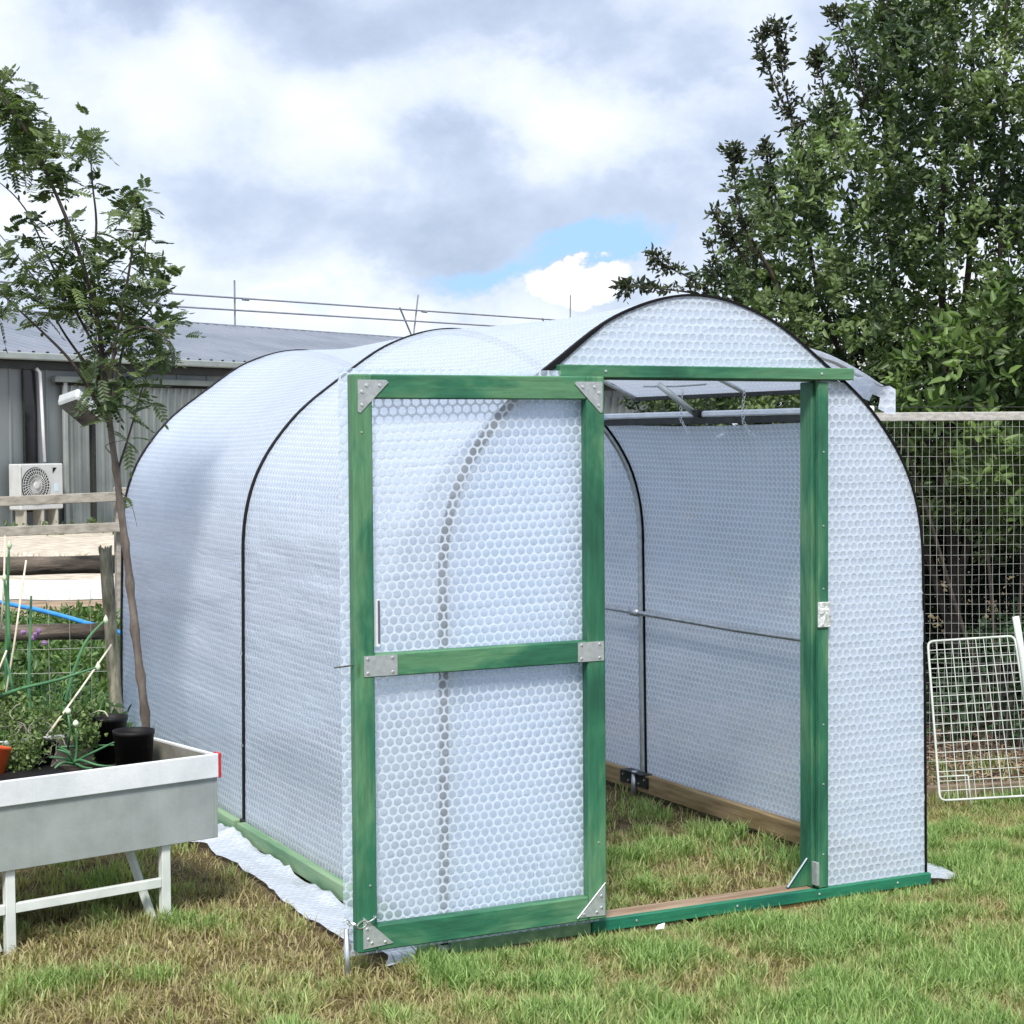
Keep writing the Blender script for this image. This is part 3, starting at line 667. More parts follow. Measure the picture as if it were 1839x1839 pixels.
GREENP = simple('onion_leaf', (.03, .12, .05), (.09, .24, .10), 12, .5, stretch=(1, 1, 1))
def stems(name, curves, r, m=GREENP, label=None, cat=None, group=None):
    mb = MB()
    for cv in curves:
        pts = [at(*c) for c in cv]; fine = []
        for i in range(len(pts) - 1):
            p0, p1, p2, p3 = pts[max(i - 1, 0)], pts[i], pts[i + 1], pts[min(i + 2, len(pts) - 1)]
            for k in range(4):
                u = k / 4; fine.append(.5 * (2 * p1 + (p2 - p0) * u + (2 * p0 - 5 * p1 + 4 * p2 - p3) * u * u + (3 * p1 - p0 - 3 * p2 + p3) * u ** 3))
        fine.append(pts[-1]); n = len(fine); mb.tube(fine, [r * (1 - .55 * i / n) for i in range(n)], 6)
    o = mb.build(name, m, None, True)
    if label: tag(o, label, cat, group)
    return o
on = stems('onion_plant', [[(132, 1372, 6.75), (150, 1360, 6.72), (180, 1345, 6.68), (205, 1333, 6.66)], [(132, 1372, 6.75), (115, 1362, 6.72), (88, 1360, 6.7)],
     [(132, 1370, 6.75), (145, 1365, 6.7), (175, 1374, 6.64), (208, 1377, 6.62)], [(135, 1370, 6.75), (150, 1378, 6.66), (165, 1380, 6.62)], [(128, 1368, 6.75), (122, 1350, 6.78), (105, 1342, 6.8)],
     [(132, 1370, 6.75), (120, 1352, 6.7), (100, 1346, 6.7)], [(132, 1372, 6.75), (112, 1370, 6.66), (98, 1380, 6.62)], [(100, 1342, 6.9), (150, 1340, 6.9), (205, 1338, 6.9)],
     [(134, 1370, 6.75), (138, 1345, 6.74), (136, 1308, 6.72)]], .0062, label='sprawling onion plant with thick hollow green leaves in the trough', cat='plant')
BUDM = simple('onion_bud', (.5, .62, .42), (.7, .78, .6), 30, .5)
for q in ((136, 1300, 6.72), (122, 1278, 6.8)): MB().lathe([(0, -.012), (.009, -.006), (.012, .002), (.008, .010), (0, .016)], at(*q), 10).build('flower_bud', BUDM, on, True)
MB().tube([at(122, 1345, 6.82), at(126, 1310, 6.8), at(122, 1280, 6.8)], .004, 6).build('stalk', GREENP, on, True)
lk = stems('leek_plant', [[(14, 1300, 7.0), (11, 1200, 6.98), (12, 1100, 6.95), (8, 1040, 6.93)], [(14, 1300, 7.0), (22, 1240, 6.9), (10, 1180, 6.9)],
     [(-5, 1252, 6.9), (40, 1236, 6.88), (100, 1222, 6.86), (150, 1206, 6.84), (172, 1199, 6.83)], [(14, 1200, 7), (16, 1150, 6.9), (14, 1060, 6.9), (16, 985, 6.88)],
     [(58, 1300, 7.0), (52, 1250, 7.0), (54, 1140, 7.0), (56, 1070, 7.0)], [(112, 1310, 7.0), (120, 1250, 7.0), (150, 1160, 7.0), (186, 1116, 7.0)]], .0085, label='tall bolting leek with a long bent scape above the trough', cat='plant')
BUDL = simple('leek_bud', (.42, .52, .33), (.62, .7, .5), 30, .5)
for q in ((176, 1198, 6.83), (190, 1114, 7.0), (17, 980, 6.88), (8, 1038, 6.93)): MB().lathe([(0, -.016), (.008, -.008), (.010, .002), (.006, .012), (0, .022)], at(*q), 8).build('flower_bud', BUDL, lk, True)
CANE = simple('bamboo_cane', (.55, .50, .36), (.72, .68, .54), 8, .5, stretch=(1, 1, 4))
for i, (a, b_, lb) in enumerate((((47, 1006, 6.92), (0, 1310, 6.9), 'thin pale cane leaning left at the left end of the trough'), ((200, 1158, 7.1), (84, 1322, 6.82), 'pale dry cane slanting out of the small leaning pot'),
                    ((12, 1168, 6.8), (-14, 1225, 6.8), 'short pale cane tip at the far left photo edge'), ((9, 962, 7.0), (2, 1130, 7.0), 'upright pale cane behind the leek at the left photo edge'))):
    MB().tube([at(*a), at(*a).lerp(at(*b_), .5) + Vector((.004, 0, .002)), at(*b_)], [.0035, .004, .005], 6).build('garden_cane', CANE, None, True)
    tag(bpy.data.objects[-1] if False else COL.objects[-1], lb, 'cane', 'garden canes in the trough')
# trough weeds
def cloud_leaves(cents, n, ln, wd, c0, c1, zb=.3, spread=1.0):
    """leaf sprays round a list of (point, radius)"""
    cs = np.array([[*c, r] for c, r in cents]); k = RNG.integers(0, len(cs), n)
    pos = cs[k, :3] + RNG.normal(size=(n, 3)) * cs[k, 3:4] * .55 * spread
    col = np.array(c0) + RNG.random((n, 1)) * (np.array(c1) - np.array(c0))
    return leaf_arrays(pos, rdir(n, zb), rdir(n), RNG.uniform(.7, 1.3, n) * ln, RNG.uniform(.7, 1.3, n) * wd, col)
def spray_twigs(n_tw, centre, rx, seed): pass
wc = [(at(px, py, d_), r) for px, py, d_, r in ((10, 1300, 7.35, .09), (40, 1312, 7.3, .08), (75, 1305, 7.3, .08), (110, 1302, 7.25, .07), (-30, 1310, 7.3, .09), (150, 1312, 7.2, .05), (20, 1290, 6.85, .07), (55, 1300, 6.85, .07), (30, 1345, 6.75, .06), (45, 1375, 6.68, .05), (20, 1385, 6.66, .05), (130, 1300, 6.9, .06), (150, 1285, 7.0, .05), (105, 1290, 7.0, .06), (150, 1330, 6.85, .04), (165, 1320, 6.8, .03), (60, 1340, 6.7, .05), (10, 1260, 6.9, .06))]
mw = np_mesh('trough_weeds', *(lambda a: (a[0], [a[1]], a[2]))(cloud_leaves(wc, 2600, .022, .014, (.05, .09, .03), (.20, .28, .10), .5)), LEAF)
tag(mw, 'tangle of small leaved weeds growing in the left of the trough', 'weeds', kind='stuff')
mb = MB()
for i in range(46):
    c = at(random.uniform(20, 110), random.uniform(1290, 1370), random.uniform(6.7, 6.9)); pts = [c]; dv = Vector((random.uniform(-1, 1), random.uniform(-1, 1), random.uniform(-.2, 1))).normalized()
    for k in range(6):
        dv = (dv + Vector((random.uniform(-.6, .6), random.uniform(-.6, .6), random.uniform(-.7, .3)))).normalized(); pts.append(pts[-1] + dv * .014)
    mb.tube(pts, .0016, 4)
tag(mb.build('dried_stems', simple('dry_stem', (.16, .15, .12), (.34, .32, .26), 20, .8)), 'curled grey dried stems tangled round the small pot', 'dried stems', kind='stuff')
mb = MB().tube([at(165, 1282, 6.98), at(178, 1276, 6.96), at(188, 1278, 6.95), at(194, 1287, 6.94)], .003, 6)
mb.tube([at(160, 1300, 6.95), at(162, 1330, 6.9), at(160, 1345, 6.88)], .0018, 5); tag(mb.build('trailing_stem', simple('trail_stem', (.25, .27, .16), (.45, .47, .32), 9, .6), None, True), 'pale curved weed stem looping over the rear black pot', 'plant')
# ------------------------------------------------------------------ rowan sapling
def catmull(pts, k=5):
    fine = []
    for i in range(len(pts) - 1):
        p0, p1, p2, p3 = pts[max(i - 1, 0)], pts[i], pts[i + 1], pts[min(i + 2, len(pts) - 1)]
        for j in range(k):
            u = j / k; fine.append(.5 * (2 * p1 + (p2 - p0) * u + (2 * p0 - 5 * p1 + 4 * p2 - p3) * u * u + (3 * p1 - p0 - 3 * p2 + p3) * u ** 3))
    fine.append(pts[-1]); return fine
RW = tag(empty('rowan_sapling', at(264.9, 1493, 8.0)), 'slender young rowan tree with feathery leaves, in front of the tunnel side', 'tree')
tm = MB(); tr = catmull([at(268, 1520, 8), at(265, 1440, 8), at(262, 1300, 8), at(252, 1215, 8), at(240, 1110, 8), at(229, 1010, 8), at(219, 930, 8), at(213, 870, 8), at(203, 800, 8), at(195, 740, 8)])
rs = [.0205 - .007 * i / len(tr) for i in range(len(tr))]
for i in (6, 11, 15, 19, 23, 27, 32, 37): rs[i] *= 1.32
tr = [p + Vector((.004 * mnoise.noise(p * 9), .004 * mnoise.noise(p * 7), 0)) for p in tr]
tm.tube(tr, rs, 10); tm.build('trunk', BARK, RW, True)
for q in ((251, 1170), (246, 1220), (231, 1035), (258, 1265), (225, 985), (240, 1085)):   # pruned knuckles
    pass
limbs = [([(196, 745, 8), (186, 660, 8.0), (172, 560, 7.95), (130, 420, 7.9), (62, 265, 7.85), (18, 190, 7.8), (-25, 130, 7.8)], .014),
         ([(197, 750, 8), (180, 610, 8.05), (168, 500, 8.1), (173, 400, 8.1), (165, 320, 8.1), (162, 235, 8.1)], .010),
         ([(195, 740, 8), (206, 620, 7.9), (226, 520, 7.85), (238, 440, 7.8), (242, 345, 7.8)], .010),
         ([(196, 750, 8), (226, 610, 8.1), (265, 560, 8.2), (300, 520, 8.25)], .008),
         ([(198, 765, 8), (152, 685, 7.9), (120, 640, 7.85), (72, 592, 7.8), (22, 545, 7.7), (-20, 500, 7.6)], .009),
         ([(190, 700, 8), (152, 650, 8.1), (110, 590, 8.2), (62, 500, 8.3), (-10, 410, 8.4)], .008),
         ([(210, 850, 8), (235, 770, 8.0), (258, 690, 8.05), (272, 655, 8.1)], .006),
         ([(180, 640, 8), (105, 500, 8.15), (45, 375, 8.2), (-10, 320, 8.25)], .007),
         ([(184, 640, 8), (240, 590, 7.8), (290, 600, 7.7), (312, 640, 7.65)], .007),
         ([(180, 600, 8), (140, 520, 8.3), (70, 450, 8.4), (10, 430, 8.5)], .006),
         ([(172, 560, 7.95), (150, 470, 7.8), (155, 430, 7.75)], .006),
         ([(205, 640, 7.95), (250, 540, 8.0), (262, 430, 8.05)], .006),
         ([(213, 880, 8), (235, 905, 7.95), (246, 945, 7.9)], .003), ([(205, 820, 8), (190, 800, 8), (225, 790, 7.9)], .003)]
lb = MB()
for cv, r in limbs:
    f = catmull([at(*c) for c in cv]); n = len(f); lb.tube(f, [r * (1 - .8 * i / n) for i in range(n)], 6)
clus = [(20, 200, 42, 22), (50, 240, 42, 26), (76, 285, 38, 24), (98, 330, 34, 12), (8, 175, 30, 12), (160, 262, 30, 15), (162, 345, 18, 5), (240, 372, 36, 17), (246, 415, 34, 15), (255, 455, 34, 8), (292, 505, 30, 9), (232, 505, 40, 14), (200, 470, 36, 10),
        (160, 450, 40, 15), (130, 495, 50, 26), (80, 480, 42, 15), (40, 455, 38, 12), (28, 520, 42, 18), (90, 555, 50, 24), (150, 545, 46, 24), (200, 560, 46, 20), (262, 560, 42, 22), (290, 600, 34, 20), (250, 615, 40, 20), (300, 640, 20, 8), (190, 640, 32, 14),
        (168, 692, 28, 14), (200, 718, 30, 14), (252, 690, 26, 8), (270, 718, 12, 3), (180, 740, 20, 6), (212, 745, 14, 4), (224, 800, 14, 3), (240, 925, 7, 1), (10, 300, 22, 6), (5, 560, 26, 9), (60, 400, 20, 4), (120, 400, 22, 4)]
P_, D_, SD, LN, WD, CC = [], [], [], [], [], []
rb = MB()
for px, py, r, cnt in clus:
    for k in range(max(1, int(cnt * (2.3 if px < 110 and py < 345 else 1.6)))):
        c = at(px + random.gauss(0, r * .46), py - r * .15 + random.gauss(0, r * .46), 8 + random.gauss(0, .16))
        ctr = at(px, py + r * .5, 8)
        dr = Vector((random.gauss(0, .8), random.gauss(0, .8), random.gauss(.15, .5))); dr.normalize()
        side = dr.cross(Vector((random.gauss(0, .4), random.gauss(0, .4), 1))); side.normalize(); nn_ = side.cross(dr)
        ll = random.uniform(.075, .115); base_c = np.array([.035, .060, .022]) + random.random() ** 1.5 * np.array([.11, .14, .05])
        pts = [c + dr * ll * t - Vector((0, 0, 1)) * ll * .35 * t * t for t in (0, .35, .7, 1)]
        rb.tube(pts, .0009, 3, False)
        np_ = 6
        for i in range(np_):
            t = .18 + .78 * i / np_; q = c + dr * ll * t - Vector((0, 0, 1)) * ll * .35 * t * t
            for sg in (-1, 1):
                P_.append(q); D_.append(side * sg + dr * .45 - Vector((0, 0, .25))); SD.append(dr); LN.append(.034 * (1 - .25 * abs(t - .5) * 2) * random.uniform(.85, 1.15)); WD.append(.0145); CC.append(base_c * random.uniform(.85, 1.2))
        P_.append(pts[-1]); D_.append(dr - Vector((0, 0, .5))); SD.append(side); LN.append(.036); WD.append(.016); CC.append(base_c)
lb.m = 1; lb.add(rb.v, rb.f); lb.build('branches', [BARK_D, simple('leaf_stalk', (.06, .09, .03), (.1, .13, .05), 9, .6)], RW, True)['kind'] = 'stuff'
A = lambda q: np.array([tuple(v) for v in q])
v_, f_, c_ = leaf_arrays(A(P_), A(D_), A(SD), np.array(LN), np.array(WD), np.array(CC), .15, .12)
np_mesh('crown', v_, [f_], c_, LEAF, RW)
rebase(RW)

# ------------------------------------------------------------------ trees and hedge on the right
def poly_in(px, py, poly):
    ins = np.zeros(len(px), bool); n = len(poly); j = n - 1
    for i in range(n):
        xi, yi = poly[i]; xj, yj = poly[j]
        c = ((yi > py) != (yj > py)) & (px < (xj - xi) * (py - yi) / (yj - yi + 1e-9) + xi); ins ^= c; j = i
    return ins
def atv(px, py, d): return CP + (FW[None] + RT[None] * ((px - 919.5) / FPX)[:, None] - UP[None] * ((py - 919.5) / FPX)[:, None]) * d[:, None]
def shoots(base, dirv, per, length, lsz, wsz, c0, c1, zdroop=0.0, colvar=None):
    """each shoot: a short twig with leaves set alternately along it"""
    n = len(base); t = np.tile(np.linspace(.08, 1, per), n); k = np.repeat(np.arange(n), per)
    d = dirv[k]; L_ = (length * RNG.uniform(.6, 1.3, n))[k]
    pos = base[k] + d * (L_ * t)[:, None]; pos[:, 2] -= zdroop * L_ * t * t
    ang = np.tile(np.arange(per) * 2.4, n) + RNG.uniform(0, 6.28, n)[k]
    ref = np.where(np.abs(d[:, 2:3]) < .9, np.array([[0, 0, 1.]]), np.array([[1., 0, 0]])); a = nrm(np.cross(d, ref)); b = np.cross(d, a)
    out = a * np.cos(ang)[:, None] + b * np.sin(ang)[:, None]
    ld = nrm(out + d * .7 + RNG.normal(0, .25, (len(k), 3)) + np.array([0, 0, -.25]))
    tone = (RNG.random(n) ** 1.4)[k][:, None] if colvar is None else colvar[k][:, None]
    col = (np.array(c0) * (1 - tone) + np.array(c1) * tone) * RNG.uniform(.8, 1.25, (len(k), 1))
    sz = (RNG.uniform(.8, 1.2, n))[k] * RNG.uniform(.75, 1.15, len(k)) * np.where(t > .9, .7, 1)
    la = leaf_arrays(pos, ld, RNG.normal(size=(len(k), 3)) * .5 + np.cross(ld, d), lsz * sz, wsz * sz, col, .2, .2)
    # twig as a thin 3-sided strip
    e = base + dirv * (length)[:, None] * .9; e[:, 2] -= zdroop * length * .8; s1 = nrm(np.cross(dirv, np.array([[.3, .2, 1.]]))) * .0025; s2 = nrm(np.cross(dirv, s1)) * .0025
    tv_ = np.stack([base + s1, base - s1, base + s2, e], 1).reshape(-1, 3); i4 = np.arange(n)[:, None] * 4
    return la, (tv_, np.concatenate([i4 + [[0, 1, 3]], i4 + [[1, 2, 3]], i4 + [[2, 0, 3]]]))
def crown_in(poly, n, d0, d1, per, length, lsz, wsz, c0, c1, up=.6, seedn=3., thr=-.16, edge=None, drp=0.1):
    xs = [p[0] for p in poly]; ys = [p[1] for p in poly]
    px = RNG.uniform(min(xs), max(xs), n * 3); py = RNG.uniform(min(ys), max(ys), n * 3); k = poly_in(px, py, poly); px, py = px[k][:n * 2], py[k][:n * 2]
    d = RNG.uniform(d0, d1, len(px)); P3 = atv(px, py, d)
    q = np.array([mnoise.noise(Vector(p) * 2.4 + Vector((seedn, 0, 0))) for p in P3]); k = q > thr; P3 = P3[k][:n]; q = q[k][:n]
    dv = nrm(RNG.normal(0, .55, P3.shape) + np.array([-.25, -.15, up]))
    tone = np.clip(.25 + 1.0 * np.array([mnoise.noise(Vector(p) * 1.7 + Vector((9, seedn, 0))) for p in P3]) + RNG.normal(0, .18, len(P3)), 0, 1)
    return P3, dv, shoots(P3, dv, per, RNG.uniform(.7, 1.3, len(P3)) * length, lsz, wsz, c0, c1, drp, tone)
main = [(1215, 770), (1225, 600), (1300, 555), (1285, 480), (1300, 410), (1345, 380), (1330, 330), (1400, 330), (1435, 270), (1470, 200), (1530, 190), (1500, 120), (1545, 90), (1530, 20), (1570, -60), (2050, -80), (2050, 1000), (1640, 1000), (1500, 800), (1400, 770)]
DK, LT = (.036, .066, .027), (.23, .32, .12)
AT = tag(empty('apple_tree', atz(1715, 1392)), 'tall dense leafy apple tree behind the netting with scattered white blossom', 'tree')
lv = []; tw = []
P3, dv, (la, t_) = crown_in(main, 4300, 10.2, 12.4, 12, .20, .058, .031, DK, LT); lv.append(la); tw.append(t_)
blos_base = P3
# leading shoots that break the outline (drawn as real branches)
outer = [([(1480, 330, 11), (1440, 260, 11), (1415, 180, 11), (1402, 110, 11), (1398, 55, 11)], 26), ([(1440, 250, 11), (1400, 170, 11), (1372, 100, 11), (1368, 62, 11)], 20), ([(1520, 300, 10.8), (1490, 220, 10.7), (1478, 150, 10.7), (1470, 110, 10.7)], 24),
         ([(1560, 200, 11.2), (1535, 120, 11.2), (1512, 60, 11.2), (1500, 30, 11.2)], 20), ([(1360, 480, 10.6), (1335, 400, 10.5), (1320, 330, 10.5), (1318, 280, 10.5)], 24), ([(1400, 440, 11), (1385, 360, 11), (1380, 300, 11), (1376, 270, 11)], 22),
         ([(1360, 500, 10.6), (1320, 440, 10.5), (1300, 410, 10.4), (1288, 385, 10.4)], 16), ([(1330, 560, 10.8), (1260, 530, 10.7), (1200, 520, 10.6), (1130, 512, 10.5)], 24), ([(1290, 540, 10.8), (1240, 500, 10.8), (1200, 480, 10.8), (1176, 464, 10.8)], 14),
         ([(1340, 560, 10.7), (1310, 510, 10.7), (1290, 480, 10.7), (1276, 430, 10.7)], 7), ([(1620, 150, 11), (1600, 80, 11), (1590, 20, 11), (1585, -20, 11)], 24), ([(1330, 545, 10.8), (1300, 500, 10.8), (1280, 490, 10.8)], 10), ([(1450, 330, 10.9), (1440, 280, 10.9), (1432, 230, 10.9)], 12)]
br = MB(); ob, od, ot = [], [], []
for cv, cnt in outer:
    f = catmull([at(*c) for c in cv], 6); n = len(f); br.tube(f, [.009 * (1 - .75 * i / n) for i in range(n)], 5)
    for k in range(cnt * 2):
        i = random.randrange(1, n) if random.random() < .8 else n - 1; t = (f[i] - f[i - 1]).normalized()
        ob.append(tuple(f[i] + Vector((random.gauss(0, .012), random.gauss(0, .012), random.gauss(0, .012))))); od.append(tuple((t * .7 + Vector((random.gauss(0, .6), random.gauss(0, .6), random.gauss(.1, .5)))).normalized())); ot.append(random.random() * .5)
ob, od = np.array(ob), np.array(od); la, t_ = shoots(ob, od, 6, np.full(len(ob), .085), .048, .023, (.035, .045, .028), (.10, .12, .06), .1, np.array(ot)); lv.append(la); tw.append(t_)
stemd = [[(1712, 1400, 11.2), (1712, 1250, 11.2), (1715, 1080, 11.2), (1705, 900, 11.3), (1700, 700, 11.4), (1690, 450, 11.5), (1700, 200, 11.5), (1690, -60, 11.5)], [(1712, 1150, 11.2), (1650, 950, 11.3), (1560, 750, 11.3), (1480, 560, 11.2), (1450, 420, 11.1), (1430, 300, 11)],
         [(1712, 1100, 11.2), (1760, 850, 11.0), (1790, 600, 11.0), (1800, 300, 11.0), (1810, -60, 11.0)], [(1705, 900, 11.3), (1640, 700, 11.6), (1600, 450, 11.7), (1590, 200, 11.6), (1560, 60, 11.5)], [(1600, 860, 11.3), (1480, 700, 11.0), (1380, 600, 10.9), (1300, 550, 10.8)],
         [(1560, 750, 11.3), (1450, 620, 10.8), (1390, 500, 10.7), (1350, 430, 10.6)], [(1700, 700, 11.4), (1740, 480, 11.8), (1745, 200, 11.9), (1750, -60, 11.9)]]
for k, cv in enumerate(stemd):
    f = catmull([at(*c) for c in cv], 6); n = len(f); r0 = .045 if k == 0 else .028; br.tube(f, [r0 * (1 - .75 * i / n) for i in range(n)], 8)
br.build('trunk', BARK_D, AT, True)
V_, F_, C_ = join([(a, [b], c) for a, b, c in lv]); np_mesh('crown', V_, F_, C_, LEAF, AT)
V_, F_, C_ = join([(a, [b], np.full((len(a), 3), .05)) for a, b in tw]); np_mesh('twigs', V_, F_, C_, attr_mat('twig', 0, .9, .1), AT)['kind'] = 'stuff'
k = RNG.choice(len(blos_base), 75); bp = blos_base[k] + RNG.normal(0, .03, (75, 3)) + np.array([-.05, -.12, .08]); bp = np.repeat(bp, 14, 0) + RNG.normal(0, .018, (75 * 14, 3))
v_, f_, c_ = leaf_arrays(bp, rdir(len(bp), .4), rdir(len(bp)), np.full(len(bp), .014), np.full(len(bp), .014), np.full((len(bp), 3), .72) * RNG.uniform(.75, 1.1, (len(bp), 1)), .1, .1)
np_mesh('blossom', v_, [f_], c_, PETAL, AT); rebase(AT)
# lighter leafy shrub low down in front of the tree
SH = tag(empty('elder_shrub', atz(1800, 1380)), 'bright green broad leaved shrub behind the top rail of the netting fence', 'shrub')
sp_ = [(1600, 700), (1640, 640), (1700, 600), (1760, 540), (1840, 500), (2000, 500), (2000, 960), (1780, 930), (1700, 800), (1570, 770), (1560, 725)]
P3, dv, (la, t_) = crown_in(sp_, 230, 9.5, 10.3, 10, .20, .085, .038, (.045, .085, .025), (.17, .26, .07), .5, 21., -.1, drp=.35)
np_mesh('crown', la[0], [la[1]], la[2], LEAF, SH); np_mesh('twigs', t_[0], [t_[1]], np.full((len(t_[0]), 3), .06), bpy.data.materials['twig'], SH)['kind'] = 'stuff'
b_ = MB()
for cv in ([(1800, 1390, 10), (1790, 1200, 10), (1770, 950, 10), (1740, 700, 9.9)], [(1800, 1390, 10), (1830, 1100, 10), (1850, 800, 9.9), (1840, 560, 9.9)], [(1790, 1300, 10), (1720, 1100, 10), (1660, 900, 9.9), (1610, 760, 9.8)]):
    f = catmull([at(*c) for c in cv]); b_.tube(f, [.016 * (1 - .7 * i / len(f)) for i in range(len(f))], 6)
b_.build('stems', BARK_D, SH, True); rebase(SH)
# clipped hedge behind: dark leaf mass down to the ground
hp = [(1080, 1350), (1120, 800), (1190, 705), (1260, 690), (1400, 670), (1500, 640), (1700, 560), (2080, 540), (2080, 1400), (1560, 1400)]
HG = tag(empty('hedge', atz(1700, 1330)), 'dark unclipped hedge filling the gap behind the netting fence', 'hedge')
P3, dv, (la, t_) = crown_in(hp, 5600, 11.6, 13.2, 11, .22, .062, .034, (.010, .020, .009), (.055, .09, .03), .3, 33., -.6)
np_mesh('foliage', la[0], [la[1]], la[2], LEAF, HG); np_mesh('twigs', t_[0], [t_[1]], np.full((len(t_[0]), 3), .04), bpy.data.materials['twig'], HG)['kind'] = 'stuff'
b_ = MB()
for px in range(1560, 2080, 60):
    f = catmull([atz(px, 1330) + Vector((0, 0, -.05)), at(px + random.uniform(-30, 30), 1100, 12.4), at(px + random.uniform(-50, 50), 850, 12.3), at(px + random.uniform(-60, 60), 650, 12.2)]); b_.tube(f, [.03 * (1 - .7 * i / len(f)) for i in range(len(f))], 6)
b_.build('trunk', simple('hedge_stem', (.012, .010, .008), (.03, .025, .02), 9, .9), HG, True); rebase(HG)
# brambly low ivy and litter under the hedge
lc = [(at(px, py, d_), r) for px, py, d_, r in [(random.uniform(1670, 1900), random.uniform(1120, 1330), random.uniform(9.6, 10.6), .10) for i in range(60)]]
v_, f_, c_ = cloud_leaves(lc, 1500, .05, .03, (.02, .045, .02), (.06, .12, .05), .2)
tag(np_mesh('undergrowth', v_, [f_], c_, LEAF), 'sparse dark undergrowth between the netting fence and the hedge', 'undergrowth', kind='stuff')

# ------------------------------------------------------------------ soil bed on the right with board edge and litter
bedm = simple('bed_soil', (.035, .02, .014), (.15, .095, .06), 22, .95, bd=.02)
q = [(2.25, 1.62), (4.6, .98), (8, 6.5), (3.0, 7.5)]
mb = MB(); mb.add([(x, y, G + .012) for x, y in q], [(0, 1, 2, 3)]); o = mb.build('soil_bed', bedm); o['kind'] = 'structure'
nl = 9000; x = RNG.uniform(2.3, 5.5, nl); y = RNG.uniform(1.3, 4.2, nl); k = (y > 1.62 - .2723 * (x - 2.25) + .03); x, y = x[k], y[k]; n = len(x)
col = np.array([.12, .075, .045]) + RNG.random((n, 1)) * np.array([.28, .22, .16]); dl = rdir(n); dl[:, 2] *= .25
v_, f_, c_ = leaf_arrays(np.c_[x, y, G + .016 + RNG.uniform(0, .02, n)], dl, rdir(n), RNG.uniform(.02, .05, n), RNG.uniform(.006, .016, n), col)
tag(np_mesh('leaf_litter', v_, [f_], c_, attr_mat('litter', .05, .9, .1)), 'brown dry leaf litter and twigs scattered over the soil bed', 'leaf litter', kind='stuff')
e0 = Vector((2.12, 1.60, 0)); e1 = Vector((4.7, .90, 0)); dd = (e1 - e0); ang = math.atan2(dd.y, dd.x)
tag(MB().box((0, -.02, G - .03), (dd.length, .025, G + .065), .004, Matrix.Rotation(ang, 3, 'Z'), tuple(e0)).build('edging_board', simple('weathered_board', (.14, .10, .065), (.26, .20, .14), 4, .85, stretch=(2, 12, 12), bd=.002)), 'weathered low timber board edging the soil bed', 'edging board')

# ------------------------------------------------------------------ netting fence
NF = tag(empty('netting_fence', atz(1700, 1420)), 'wire netting fence hung from a grey timber rail beside the tunnel', 'fence')
fa = at(1560, 749, 9.2); fb = at(1960, 765, 9.2); fdir = (fb - fa).normalized(); fdir.z = 0; fa = fa - fdir * .25; fl_ = (fb - fa).length
grey = simple('grey_weathered_timber', (.30, .29, .27), (.48, .47, .44), 4, .8, stretch=(2, 14, 14), bd=.002)
an = math.atan2(fdir.y, fdir.x); r3 = Matrix.Rotation(an, 3, 'Z')
MB().box((0, -.02, -.022), (fl_ + 1.2, .02, .022), .003, r3, tuple(fa)).build('rail', grey, NF)
NETM = simple('net_wire', (.38, .40, .38), (.55, .56, .52), 15, .5, .2)
net = MB(); ztop = fa.z - .02; zbot = .02; nh = int((ztop - zbot) / .050); nvv = int((fl_ + 1) / .036)
def npt(s, z):
    w = .006 * mnoise.noise(Vector((s * 3, z * 2, 4))) + .004 * mnoise.noise(Vector((s * 11, z * 7, 1)))
    p = fa + fdir * (s + w); return Vector((p.x, p.y - .024 + .03 * mnoise.noise(Vector((s, z, 8))), z + .010 * mnoise.noise(Vector((s * 2.5, z * 3, 6)))))
for i in range(nvv): net.tube([npt(i * .036, zbot + (ztop - zbot) * j / 26) for j in range(27)], .0008, 3, False)
for j in range(nh + 1): net.tube([npt(i * .072, zbot + j * .050) for i in range(nvv // 2)], .0008, 3, False)
net.build('netting', NETM, NF)
for s in (.03, 1.6): 
    p = fa + fdir * s; MB().box((-.03, .022, G - .2), (.03, .08, fa.z + .03), .004, r3, (p.x, p.y, 0)).build('post', grey, NF)
MB().tube([fa + Vector((0, 0, .05)), fa + fdir * (fl_ + 1) + Vector((0, 0, .04))], .002, 4).build('top_wire', BLACKM, NF)
rebase(NF)
# ------------------------------------------------------------------ leaning wire panel
WP = tag(empty('wire_panel', atz(1690, 1440)), 'white coated wire grid panel leaning against the fence near the tunnel', 'wire panel')
PW = simple('white_coated_wire', (.40, .44, .40), (.54, .58, .53), 12, .45)
dA = 8.22
c00 = at(1688, 1438, dA); c01 = at(1666, 1152, dA + .25); c11 = at(1822, 1142, dA + .22); c10 = at(1866, 1428, dA - .03)
def bil(s, t): return c00.lerp(c10, s).lerp(c01.lerp(c11, s), t)
ring = []
def rc(p, q, r_): return [p, q]
cor = [(0, 0), (1, 0), (1, 1), (0, 1)]; loop = []
for k in range(4):
    (s0, t0), (s1, t1), (sm_, tm_) = cor[k], cor[(k + 1) % 4], cor[k - 1]
    a = bil(s0, t0); nx_ = (bil(s1, t1) - a).normalized(); pv = (bil(sm_, tm_) - a).normalized()
    for u in (0, .25, .5, .75, 1): loop.append((a + pv * .03 * (1 - u) ** 2 + nx_ * .03 * u ** 2))
MB().tube(loop + [loop[0]], .0058, 8, False).build('frame', PW, WP, True)
g = MB()
for i in range(1, 11): g.tube([bil(i / 11, .005) + Vector((0, -.003, 0)), bil(i / 11, .995) + Vector((0, -.003, 0))], .0020, 5)
for j in range(1, 17): g.tube([bil(.005, j / 17), bil(.995, j / 17)], .0020, 5)
g.build('grid', PW, WP)
